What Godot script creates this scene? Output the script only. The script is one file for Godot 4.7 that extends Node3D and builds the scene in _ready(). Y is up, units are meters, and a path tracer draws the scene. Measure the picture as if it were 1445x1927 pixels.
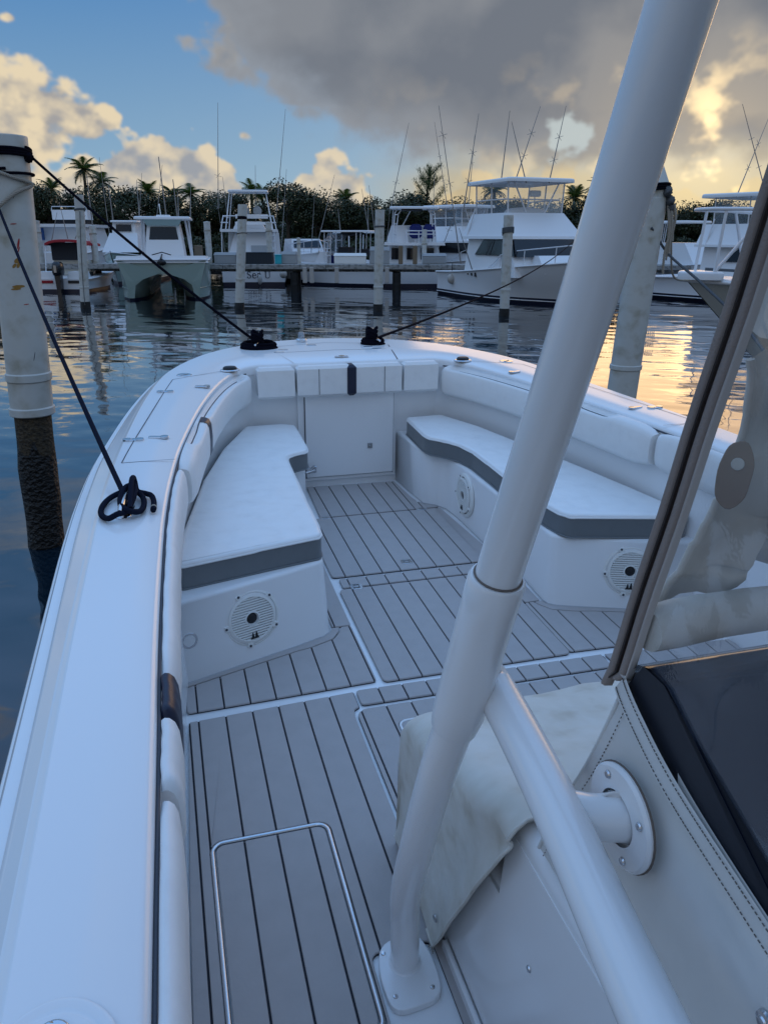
extends Node3D
# A white centre console boat in a marina slip at dusk. World: y up, water at y = 0, the lens at (0, 2.1, 0) looking to -z. Metres.

const CX := 0.96            # centre line of the near boat in its own frame
var M := {}
var rng := RandomNumberGenerator.new()
var boat: Node3D
var BT: Transform3D          # frame of the near boat: x to starboard, y up from its sole, -z to its bow


func _ready() -> void:
	rng.seed = 7
	# camera
	var cam := Camera3D.new()
	cam.name = "camera"
	cam.transform = Transform3D(Basis(Vector3(1.0, 0.0023, -0.0008), Vector3(-0.0024, 0.9416, -0.3368), Vector3(0.0, 0.3368, 0.9416)).orthonormalized(), Vector3(0, 2.1, 0))
	cam.fov = 67.3
	cam.near = 0.05
	cam.far = 2000.0
	add_child(cam)
	# sky and exposure
	var env := Environment.new()
	env.background_mode = Environment.BG_SKY
	env.tonemap_mode = Environment.TONE_MAPPER_LINEAR
	env.tonemap_exposure = 1.03
	env.sdfgi_enabled = true
	env.ssao_enabled = true
	env.ssil_enabled = true
	var sky := Sky.new()
	var sm := PanoramaSkyMaterial.new()
	sm.panorama = sky_picture()
	sky.sky_material = sm
	env.sky = sky
	env.background_energy_multiplier = 1.0
	var we := WorldEnvironment.new()
	we.name = "air"
	we.environment = env
	add_child(we)
	# the sun, low ahead behind the broken cloud
	var sun := DirectionalLight3D.new()
	sun.name = "sun"
	sun.light_color = Color(1.0, 0.8, 0.55)
	sun.light_energy = 0.15
	sun.light_angular_distance = 36.0
	sun.shadow_enabled = true
	add_child(sun)
	sun.look_at_from_position(Vector3(0.345, 0.12, -0.94) * 10.0, Vector3.ZERO)
	materials()
	setting()
	BT = Transform3D(Basis(Vector3(0.9622, 0.0, -0.2725), Vector3(0.0102, 0.9993, 0.0361), Vector3(0.2723, -0.0375, 0.9615)).orthonormalized(), Vector3(-0.0153, 0.6011, -0.0541))
	near_boat()
	near_things()
	far_scene()


# ---------------------------------------------------------------- nodes
func thing(called: String, label: String, category: String, group := "", xf := Transform3D()) -> Node3D:
	var o := Node3D.new()
	o.name = called
	add_child(o, true)
	o.transform = xf
	return tag(o, label, category, group)


func tag(o: Node3D, label: String, category: String, group := "") -> Node3D:
	o.set_meta("label", label)
	o.set_meta("category", category)
	if group:
		o.set_meta("group", group)
	return o


func S() -> SurfaceTool:
	var st := SurfaceTool.new()
	st.begin(Mesh.PRIMITIVE_TRIANGLES)
	return st


func fin(st: SurfaceTool) -> ArrayMesh:
	st.generate_normals()
	return st.commit()


func put(called: String, st: SurfaceTool, mat: Material, parent: Node = self, xf := Transform3D()) -> MeshInstance3D:
	return inst(called, fin(st), mat, parent, xf)


func inst(called: String, mesh: Mesh, mat: Material, parent: Node = self, xf := Transform3D()) -> MeshInstance3D:
	var o := MeshInstance3D.new()
	o.name = called
	o.mesh = mesh
	o.material_override = mat
	o.transform = xf
	parent.add_child(o, true)
	return o


func V(x: float, z: float, y: float) -> Vector3:      # near boat: across, forward, up
	return Vector3(x, y, -z)


func at(p: Vector3, basis := Basis()) -> Transform3D:
	return Transform3D(basis, p)


# ---------------------------------------------------------------- shapes (each adds to a SurfaceTool)
func tri(st: SurfaceTool, a: Vector3, b: Vector3, c: Vector3) -> void:
	st.add_vertex(a)
	st.add_vertex(b)
	st.add_vertex(c)


func quad(st: SurfaceTool, a: Vector3, b: Vector3, c: Vector3, d: Vector3) -> void:
	tri(st, a, b, c)
	tri(st, a, c, d)


func hexa(st: SurfaceTool, p: Array) -> void:         # bottom 0-3 (front left, front right, back right, back left), top 4-7
	st.set_smooth_group(-1)
	quad(st, p[4], p[7], p[6], p[5])
	quad(st, p[0], p[1], p[2], p[3])
	quad(st, p[0], p[4], p[5], p[1])
	quad(st, p[1], p[5], p[6], p[2])
	quad(st, p[2], p[6], p[7], p[3])
	quad(st, p[3], p[7], p[4], p[0])


func hexg(x0: float, x1: float, z0: float, z1: float, y0: float, y1: float, ix := 0.0, i0 := 0.0, i1 := 0.0) -> Array:   # z0 is the front (towards -z); the top is drawn in by ix, i0, i1
	return [Vector3(x0, y0, z0), Vector3(x1, y0, z0), Vector3(x1, y0, z1), Vector3(x0, y0, z1), Vector3(x0 + ix, y1, z0 + i0), Vector3(x1 - ix, y1, z0 + i0), Vector3(x1 - ix, y1, z1 - i1), Vector3(x0 + ix, y1, z1 - i1)]


func box(st: SurfaceTool, c: Vector3, s: Vector3, bevel := 0.0, basis := Basis()) -> void:
	var h := s / 2
	if bevel <= 0:
		var p := []
		for y in [-1, 1]:
			for q in [[-1, -1], [1, -1], [1, 1], [-1, 1]]:
				p.append(c + basis * Vector3(h.x * q[0], h.y * y, h.z * q[1]))
		hexa(st, p)
		return
	var poly := PackedVector2Array([Vector2(-h.x, -h.z), Vector2(h.x, -h.z), Vector2(h.x, h.z), Vector2(-h.x, h.z)])
	var rings := []
	for q in [[bevel, -h.y], [0.0, -h.y + bevel], [0.0, h.y - bevel], [bevel, h.y]]:
		var r := PackedVector3Array()
		for v in poly:
			r.append(c + basis * Vector3(v.x - signf(v.x) * q[0], q[1], v.y - signf(v.y) * q[0]))
		rings.append(r)
	st.set_smooth_group(-1)
	for i in 3:
		for j in 4:
			var k := (j + 1) % 4
			quad(st, rings[i][j], rings[i + 1][j], rings[i + 1][k], rings[i][k])
	quad(st, rings[3][0], rings[3][3], rings[3][2], rings[3][1])
	quad(st, rings[0][0], rings[0][1], rings[0][2], rings[0][3])


func grid(st: SurfaceTool, rows: Array, closed := false, creases := []) -> void:      # rows of equal length
	var n: int = rows[0].size()
	var g := 1
	for j in (n if closed else n - 1):
		if j in creases:
			g += 1
		st.set_smooth_group(g)
		var k := (j + 1) % n
		for i in rows.size() - 1:
			quad(st, rows[i][j], rows[i + 1][j], rows[i + 1][k], rows[i][k])


func fan(st: SurfaceTool, ring: PackedVector3Array, flip := false) -> void:
	st.set_smooth_group(-1)
	var c := Vector3.ZERO
	for p in ring:
		c += p / ring.size()
	for j in ring.size():
		var k := (j + 1) % ring.size()
		if flip:
			tri(st, c, ring[k], ring[j])
		else:
			tri(st, c, ring[j], ring[k])


func tube(st: SurfaceTool, pts: PackedVector3Array, r, sides := 10, closed := false, squash := 1.0) -> void:     # r: a radius or one per point
	var rows := []
	var n := pts.size()
	var up := Vector3.UP
	var t0 := (pts[1] - pts[0]).normalized()
	if absf(t0.y) > 0.9:
		up = Vector3.RIGHT
	var side := t0.cross(up).normalized()
	for i in n:
		var a := pts[(i - 1 + n) % n] if closed else pts[maxi(i - 1, 0)]
		var b := pts[(i + 1) % n] if closed else pts[mini(i + 1, n - 1)]
		var t := (b - a).normalized()
		side = (side - t * side.dot(t)).normalized()
		var w := side.cross(t)
		var rad: float = r[i] if r is Array or r is PackedFloat32Array else r
		var ring := PackedVector3Array()
		for j in sides:
			var u := TAU * j / sides
			ring.append(pts[i] + (side * cos(u) + w * sin(u) * squash) * rad)
		rows.append(ring)
	if closed:
		rows.append(rows[0])
	grid(st, rows, true)
	if not closed:
		fan(st, rows[0], true)
		fan(st, rows[n - 1])


func rod(st: SurfaceTool, a: Vector3, b: Vector3, r: float, r2 := -1.0, sides := 8) -> void:
	tube(st, PackedVector3Array([a, b]), [r, r if r2 < 0 else r2], sides)


func lathe(st: SurfaceTool, prof: PackedVector2Array, xf := Transform3D(), sides := 24, creases := true) -> void:      # (radius, height)
	var rows := []
	for j in sides:
		var u := TAU * j / sides
		var row := PackedVector3Array()
		for p in prof:
			row.append(xf * Vector3(p.x * cos(u), p.y, p.x * sin(u)))
		rows.append(row)
	rows.append(rows[0])
	grid(st, rows, false, range(prof.size()) if creases else [])


func crv(ctrl: Array, n: int) -> PackedVector3Array:   # a smooth line through points
	var out := PackedVector3Array()
	var m := ctrl.size() - 1
	for i in n:
		var t := float(i) / (n - 1) * m
		var k := mini(int(t), m - 1)
		var a: Vector3 = ctrl[maxi(k - 1, 0)]
		var b: Vector3 = ctrl[k]
		var c: Vector3 = ctrl[k + 1]
		var d: Vector3 = ctrl[mini(k + 2, m)]
		out.append(b.cubic_interpolate(c, a, d, t - k))
	return out


func inset(poly: PackedVector2Array, d: float) -> PackedVector2Array:
	var out := PackedVector2Array()
	var n := poly.size()
	var s := -1.0 if Geometry2D.is_polygon_clockwise(poly) else 1.0
	for i in n:
		var e0 := (poly[i] - poly[(i - 1 + n) % n]).normalized()
		var e1 := (poly[(i + 1) % n] - poly[i]).normalized()
		var n0 := Vector2(-e0.y, e0.x)
		var n1 := Vector2(-e1.y, e1.x)
		var m := (n0 + n1).normalized()
		out.append(poly[i] + m * s * d / maxf(0.5, m.dot(n0)))
	return out


func prism(st: SurfaceTool, poly: PackedVector2Array, y0: float, y1: float, bevel := 0.0, smooth := false, top: PackedVector2Array = PackedVector2Array(), steps := 1) -> void:     # poly in (across, forward); top: its outline at y1 where it differs
	if top.is_empty():
		top = poly
	var rings := []
	var hs := [[poly, 0.0, y0]]
	if bevel > 0:
		for k in steps + 1:
			var u := PI / 2 * k / steps
			hs.append([top, bevel * (1 - cos(u)), y1 - bevel * (1 - sin(u))])
	else:
		hs.append([top, 0.0, y1])
	for q in hs:
		var f := inset(q[0], q[1]) if q[1] > 0 else (q[0] as PackedVector2Array)
		var r := PackedVector3Array()
		for v in f:
			r.append(Vector3(v.x, q[2], -v.y))
		rings.append(r)
	var n := poly.size()
	for i in rings.size() - 1:
		st.set_smooth_group(1 if smooth else -1)
		for j in n:
			var k := (j + 1) % n
			quad(st, rings[i][j], rings[i + 1][j], rings[i + 1][k], rings[i][k])
	var last: PackedVector3Array = rings[-1]
	st.set_smooth_group(-1)
	var ix := Geometry2D.triangulate_polygon(top)
	for i in range(0, ix.size(), 3):
		var a := last[ix[i]]
		var b := last[ix[i + 1]]
		var c := last[ix[i + 2]]
		if (b - a).cross(c - a).y > 0:
			tri(st, a, c, b)
		else:
			tri(st, a, b, c)


func rrect(x0: float, z0: float, x1: float, z1: float, r: float, n := 5) -> PackedVector2Array:
	var out := PackedVector2Array()
	for q in [[x1 - r, z1 - r, 0.0], [x0 + r, z1 - r, PI / 2], [x0 + r, z0 + r, PI], [x1 - r, z0 + r, PI * 1.5]]:
		for k in n + 1:
			var u: float = q[2] + PI / 2 * k / n
			out.append(Vector2(q[0] + r * cos(u), q[1] + r * sin(u)))
	return out


func p2(list: Array) -> PackedVector2Array:
	var out := PackedVector2Array()
	for i in range(0, list.size(), 2):
		out.append(Vector2(list[i], list[i + 1]))
	return out


func rounded(poly: PackedVector2Array, r: float, n := 4) -> PackedVector2Array:
	var out := PackedVector2Array()
	var m := poly.size()
	for i in m:
		var a := poly[(i - 1 + m) % m]
		var b := poly[i]
		var c := poly[(i + 1) % m]
		var d := minf(r, minf(b.distance_to(a), b.distance_to(c)) * 0.45)
		var p := b + (a - b).normalized() * d
		var q := b + (c - b).normalized() * d
		for k in n + 1:
			var t := float(k) / n
			out.append(p.lerp(b, t).lerp(b.lerp(q, t), t))
	return out


func ribbon(st: SurfaceTool, pts: PackedVector3Array, width: float, lift := 0.0015) -> void:
	var rows := []
	for i in pts.size():
		var t := (pts[mini(i + 1, pts.size() - 1)] - pts[maxi(i - 1, 0)]).normalized()
		var s := t.cross(Vector3.UP).normalized() * width / 2
		rows.append(PackedVector3Array([pts[i] - s + Vector3.UP * lift, pts[i] + s + Vector3.UP * lift]))
	grid(st, rows)


func slab(st: SurfaceTool, q: Array, thick: float) -> void:         # a quad given thickness along its normal
	var n: Vector3 = (q[1] - q[0]).cross(q[3] - q[0]).normalized() * thick
	hexa(st, [q[0], q[1], q[2], q[3], q[0] + n, q[1] + n, q[2] + n, q[3] + n])


func lump(st: SurfaceTool, c: Vector3, r: Vector3, noise: FastNoiseLite, amount: float, nu := 20, nv := 12, basis := Basis()) -> void:
	var rows := []
	for i in nv + 1:
		var row := PackedVector3Array()
		var v := PI * i / nv
		for j in nu:
			var u := TAU * j / nu
			var d := Vector3(sin(v) * cos(u), cos(v), sin(v) * sin(u))
			var k := 1.0 + amount * noise.get_noise_3dv(d * 100.0 + c * 37.0)
			row.append(c + basis * (d * r * k))
		rows.append(row)
	grid(st, rows, true)


# ---------------------------------------------------------------- materials
func lin(r: float, g: float, b: float) -> Color:
	return Color(r, g, b).linear_to_srgb()


func mat(key: String, c: Color, rough: float, metal := 0.0) -> StandardMaterial3D:
	var m := StandardMaterial3D.new()
	m.resource_name = key
	m.albedo_color = c
	m.roughness = rough
	m.metallic = metal
	M[key] = m
	return m


func noise(freq: float, octaves := 4, type := FastNoiseLite.TYPE_SIMPLEX_SMOOTH, s := 1) -> FastNoiseLite:
	var n := FastNoiseLite.new()
	n.noise_type = type
	n.frequency = freq
	n.fractal_octaves = octaves
	n.seed = s
	if octaves < 2:
		n.fractal_type = FastNoiseLite.FRACTAL_NONE
	return n


func tex(n: FastNoiseLite, size := 512, ramp: Array = [], as_normal := false, bump := 4.0) -> NoiseTexture2D:
	var t := NoiseTexture2D.new()
	t.width = size
	t.height = size
	t.seamless = true
	t.noise = n
	t.as_normal_map = as_normal
	t.bump_strength = bump
	if ramp.size():
		var g := Gradient.new()
		var offs := PackedFloat32Array()
		var cols := PackedColorArray()
		for q in ramp:
			offs.append(q[0])
			cols.append(q[1])
		g.offsets = offs
		g.colors = cols
		t.color_ramp = g
	return t


func planar(m: StandardMaterial3D, scale: float, world := false) -> void:
	m.uv1_triplanar = true
	m.uv1_world_triplanar = world
	m.uv1_scale = Vector3.ONE * scale


func bumpy(m: StandardMaterial3D, t: Texture2D, cm: float) -> void:
	m.heightmap_enabled = true
	m.heightmap_texture = t
	m.heightmap_scale = cm


func grey(v: float) -> Color:
	return Color(v, v, v)


func materials() -> void:
	var fine := tex(noise(0.12, 3), 512)
	var soft := tex(noise(0.01, 4), 512)
	var dirt := tex(noise(0.012, 5, FastNoiseLite.TYPE_SIMPLEX_SMOOTH, 3), 512, [[0.0, grey(0.965)], [0.3, grey(0.99)], [0.55, grey(1.0)], [1.0, grey(1.0)]])
	var blotch := tex(noise(0.009, 4, FastNoiseLite.TYPE_SIMPLEX_SMOOTH, 5), 512, [[0.0, Color(0.84, 0.81, 0.76)], [0.4, Color(0.95, 0.94, 0.92)], [1.0, grey(1.0)]])
	var m := mat("gelcoat", lin(0.85, 0.855, 0.86), 0.16)
	planar(m, 0.7)
	bumpy(m, soft, 0.015)
	m = mat("gelcoat_far", lin(0.76, 0.77, 0.78), 0.3)
	m = mat("nonskid", lin(0.78, 0.79, 0.80), 0.55)
	m.albedo_texture = dirt
	planar(m, 0.9)
	bumpy(m, fine, 0.02)
	m = mat("vinyl", lin(0.83, 0.83, 0.82), 0.52)
	m.albedo_texture = dirt
	planar(m, 2.0)
	bumpy(m, fine, 0.025)
	m = mat("vinyl_soft", lin(0.86, 0.86, 0.85), 0.34)
	m.albedo_texture = dirt
	planar(m, 1.4)
	bumpy(m, tex(noise(0.008, 4, FastNoiseLite.TYPE_SIMPLEX_SMOOTH, 61), 512), 0.35)
	m = mat("grey_vinyl", lin(0.17, 0.185, 0.195), 0.34)
	planar(m, 2.5)
	bumpy(m, fine, 0.03)
	m.albedo_texture = dirt
	m = mat("navy_vinyl", lin(0.008, 0.012, 0.035), 0.4)
	planar(m, 2.0)
	bumpy(m, fine, 0.025)
	m = mat("foam", lin(0.45, 0.415, 0.40), 0.82)
	m.albedo_texture = tex(noise(0.02, 5, FastNoiseLite.TYPE_SIMPLEX_SMOOTH, 9), 512, [[0.0, grey(0.965)], [0.5, grey(0.985)], [1.0, grey(1.0)]])
	planar(m, 1.3)
	bumpy(m, fine, 0.03)
	mat("groove", lin(0.006, 0.007, 0.016), 0.7)
	m = mat("paint", lin(0.82, 0.825, 0.83), 0.24)
	planar(m, 3.0)
	bumpy(m, tex(noise(0.06, 2), 512), 0.012)
	m.clearcoat_enabled = true
	m.clearcoat = 0.5
	m.clearcoat_roughness = 0.12
	mat("steel", lin(0.62, 0.63, 0.65), 0.16, 1.0)
	mat("dull_steel", lin(0.4, 0.4, 0.4), 0.4, 1.0)
	mat("black", lin(0.008, 0.009, 0.012), 0.45)
	mat("plastic", lin(0.80, 0.80, 0.77), 0.4)
	mat("plastic_light", lin(0.80, 0.80, 0.77), 0.4)
	mat("stitch", lin(0.12, 0.11, 0.10), 0.8)
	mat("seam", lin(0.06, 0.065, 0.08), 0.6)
	mat("caulk", lin(0.16, 0.13, 0.11), 0.8)
	mat("bead", lin(0.45, 0.45, 0.46), 0.6)
	m = mat("canvas", lin(0.70, 0.685, 0.635), 0.8)
	m.albedo_texture = blotch
	planar(m, 1.6)
	bumpy(m, tex(noise(0.008, 4, FastNoiseLite.TYPE_SIMPLEX_SMOOTH, 12), 512), 0.35)
	m.rim_enabled = true
	m.rim = 0.3
	m = mat("skirt", lin(0.70, 0.70, 0.68), 0.42)
	m.albedo_texture = dirt
	planar(m, 1.5)
	bumpy(m, tex(noise(0.007, 3, FastNoiseLite.TYPE_SIMPLEX_SMOOTH, 2), 512), 0.5)
	m = mat("tan_leather", lin(0.26, 0.165, 0.09), 0.6)
	m = mat("webbing", lin(0.30, 0.25, 0.225), 0.85)
	planar(m, 6.0)
	bumpy(m, fine, 0.06)
	mat("zip", lin(0.035, 0.025, 0.022), 0.5)
	mat("tape", lin(0.47, 0.43, 0.40), 0.7)
	m = mat("clear_vinyl", Color(0.8, 0.82, 0.86, 0.1), 0.03)
	m.transparency = BaseMaterial3D.TRANSPARENCY_ALPHA
	bumpy(m, tex(noise(0.006, 2, FastNoiseLite.TYPE_SIMPLEX_SMOOTH, 21), 512), 1.2)
	planar(m, 1.1)
	m = mat("pane", Color(0.7, 0.78, 0.85, 0.22), 0.05)
	m.transparency = BaseMaterial3D.TRANSPARENCY_ALPHA
	m = mat("dark_glass", lin(0.008, 0.010, 0.014), 0.06)
	m = mat("acrylic", lin(0.004, 0.008, 0.02), 0.12)
	mat("helm_trim", lin(0.008, 0.011, 0.02), 0.5)
	mat("rope_navy", lin(0.012, 0.016, 0.032), 0.85)
	mat("rope_black", lin(0.006, 0.006, 0.012), 0.9)
	m = mat("rope_white", lin(0.42, 0.38, 0.32), 0.9)
	m = mat("rope_grey", lin(0.12, 0.13, 0.14), 0.9)
	for k in ["rope_navy", "rope_black", "rope_white", "rope_grey"]:
		planar(M[k], 12.0)
		bumpy(M[k], fine, 0.25)
		M[k].metallic_specular = 0.15
	m = mat("pvc", lin(0.56, 0.57, 0.54), 0.42)
	m.albedo_texture = tex(noise(0.01, 5, FastNoiseLite.TYPE_SIMPLEX_SMOOTH, 31), 512, [[0.0, Color(0.80, 0.77, 0.70)], [0.25, Color(0.94, 0.93, 0.91)], [0.5, grey(1.0)], [1.0, grey(0.98)]])
	planar(m, 0.8)
	m = mat("wood_wet", lin(0.009, 0.008, 0.007), 0.55)
	m.albedo_texture = tex(noise(0.03, 4, FastNoiseLite.TYPE_SIMPLEX_SMOOTH, 8), 512, [[0.0, grey(0.25)], [0.6, grey(1.0)], [1.0, Color(1.0, 0.85, 0.55)]])
	planar(m, 1.5)
	bumpy(m, tex(noise(0.04, 4, FastNoiseLite.TYPE_CELLULAR, 8), 512), 3.0)
	m = mat("wood_brown", lin(0.062, 0.046, 0.026), 0.75)
	m.albedo_texture = tex(noise(0.03, 4, FastNoiseLite.TYPE_SIMPLEX_SMOOTH, 18), 512, [[0.0, grey(0.3)], [0.6, grey(1.0)], [1.0, Color(1.0, 0.95, 0.8)]])
	planar(m, 2.0)
	bumpy(m, tex(noise(0.03, 3), 512), 1.0)
	mat("red_paint", lin(0.35, 0.012, 0.012), 0.6)
	mat("ochre_paint", lin(0.30, 0.16, 0.03), 0.6)
	# the far side
	m = mat("concrete", lin(0.40, 0.40, 0.385), 0.85)
	m.albedo_texture = tex(noise(0.02, 5, FastNoiseLite.TYPE_SIMPLEX_SMOOTH, 41), 512, [[0.0, grey(0.5)], [0.5, grey(0.9)], [1.0, grey(1.0)]])
	planar(m, 0.5)
	mat("skirt_far", lin(0.68, 0.69, 0.70), 0.6)
	mat("seafoam", lin(0.30, 0.40, 0.37), 0.2)
	mat("cream", lin(0.55, 0.54, 0.48), 0.25)
	mat("boot", lin(0.008, 0.010, 0.030), 0.4)
	mat("pipe", lin(0.75, 0.76, 0.78), 0.3)
	mat("pole", lin(0.25, 0.24, 0.23), 0.4)
	mat("red_cloth", lin(0.30, 0.010, 0.016), 0.8)
	mat("blue_cloth", lin(0.008, 0.016, 0.13), 0.8)
	mat("blue_tarp", lin(0.02, 0.09, 0.28), 0.7)
	mat("dark_cloth", lin(0.014, 0.016, 0.022), 0.8)
	mat("motor", lin(0.012, 0.014, 0.018), 0.25)
	mat("slate", lin(0.020, 0.030, 0.042), 0.6)
	mat("cyan", lin(0.02, 0.42, 0.50), 0.5)
	mat("dockbox", lin(0.34, 0.36, 0.37), 0.6)
	mat("wood_post", lin(0.20, 0.15, 0.10), 0.85)
	mat("ink", lin(0.010, 0.030, 0.060), 0.5)
	m = mat("fender", lin(0.45, 0.43, 0.40), 0.6)
	m = mat("leaf", lin(0.040, 0.062, 0.018), 0.6)
	m.vertex_color_use_as_albedo = true
	m.albedo_color = Color.WHITE
	m.backlight_enabled = true
	m.backlight = Color(0.25, 0.32, 0.1)
	m = mat("frond", lin(0.05, 0.07, 0.022), 0.55)
	m.backlight_enabled = true
	m.backlight = Color(0.25, 0.32, 0.1)
	mat("bark", lin(0.09, 0.075, 0.06), 0.9)
	mat("mud", lin(0.03, 0.026, 0.018), 0.9)
	# water
	m = mat("water", lin(0.001, 0.010, 0.019), 0.03)
	m.metallic_specular = 0.22
	m.clearcoat_enabled = true
	m.clearcoat = 1.0
	m.clearcoat_roughness = 0.02
	m.normal_enabled = true
	m.normal_texture = wave_picture()
	m.normal_scale = 1.0
	m.uv1_scale = Vector3.ONE


func wave_picture() -> ImageTexture:
	# heights of small crossing swells over 16 m, as a normal map that tiles
	var n := 512
	var im := Image.create_empty(n, n, false, Image.FORMAT_RGB8)
	var a := noise(1.0, 1, FastNoiseLite.TYPE_SIMPLEX_SMOOTH, 51)
	a.frequency = 1.0
	var hgt := PackedFloat32Array()
	hgt.resize(n * n)
	# a sum of waves with whole numbers of periods tiles exactly
	var r := RandomNumberGenerator.new()
	r.seed = 90
	var waves := []
	for i in 46:
		var k := 4.0 * pow(36.0, r.randf())
		var th := PI * 0.5 + r.randfn(0.0, 0.75)
		var kx := roundf(k * cos(th))
		var ky := roundf(k * sin(th))
		var kk := maxf(1.0, sqrt(kx * kx + ky * ky))
		waves.append([kx, ky, r.randf() * TAU, 0.005 / kk])
	var tabs := []
	for w in waves:
		# separable: cos(a + b) = cos a cos b - sin a sin b
		var cx := PackedFloat32Array()
		var sx := PackedFloat32Array()
		for i in n:
			var u: float = TAU * w[0] * i / n + w[2]
			cx.append(cos(u) * w[3])
			sx.append(sin(u) * w[3])
		tabs.append([cx, sx])
	for q in waves.size():
		var cx: PackedFloat32Array = tabs[q][0]
		var sx: PackedFloat32Array = tabs[q][1]
		var ky: float = waves[q][1]
		for j in n:
			var u := TAU * ky * j / n
			var cy := cos(u)
			var sy := sin(u)
			var o := j * n
			for i in n:
				hgt[o + i] += cx[i] * cy - sx[i] * sy
	var cell := 10.0 / n
	var bytes := PackedByteArray()
	bytes.resize(n * n * 3)
	for j in n:
		var o := j * n
		var up := ((j + 1) % n) * n
		for i in n:
			var h := hgt[o + i]
			var dx := (hgt[o + (i + 1) % n] - h) / cell
			var dy := (hgt[up + i] - h) / cell
			var l := 127.5 / sqrt(dx * dx + dy * dy + 1.0)
			var b := (o + i) * 3
			bytes[b] = int(127.5 - dx * l)
			bytes[b + 1] = int(127.5 + dy * l)
			bytes[b + 2] = int(127.5 + l)
	im.set_data(n, n, false, Image.FORMAT_RGB8, bytes)
	return ImageTexture.create_from_image(im)


# ---------------------------------------------------------------- sky
var nA: FastNoiseLite
var nB: FastNoiseLite
var nC: FastNoiseLite


func tab(list: Array, x: float) -> float:
	if x <= list[0][0]:
		return list[0][1]
	for i in range(1, list.size()):
		if x <= list[i][0]:
			var t: float = (x - list[i - 1][0]) / (list[i][0] - list[i - 1][0])
			return lerpf(list[i - 1][1], list[i][1], t)
	return list[-1][1]


func over(base: Vector3, c: Vector3, a: float) -> Vector3:
	return base.lerp(c, clampf(a, 0.0, 1.0))


const BANK_LEFT := [[2.0, 2.0], [3.6, 1.0], [4.6, -1.6], [5.7, -4.6], [7.0, -4.2], [8.1, -6.2], [8.3, -8.6], [9.5, -10.4], [11.5, -12.0], [13.7, -11.8], [18.0, -14.0], [26.0, -10.0], [34.0, 0.0], [40.0, 20.0]]


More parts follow.
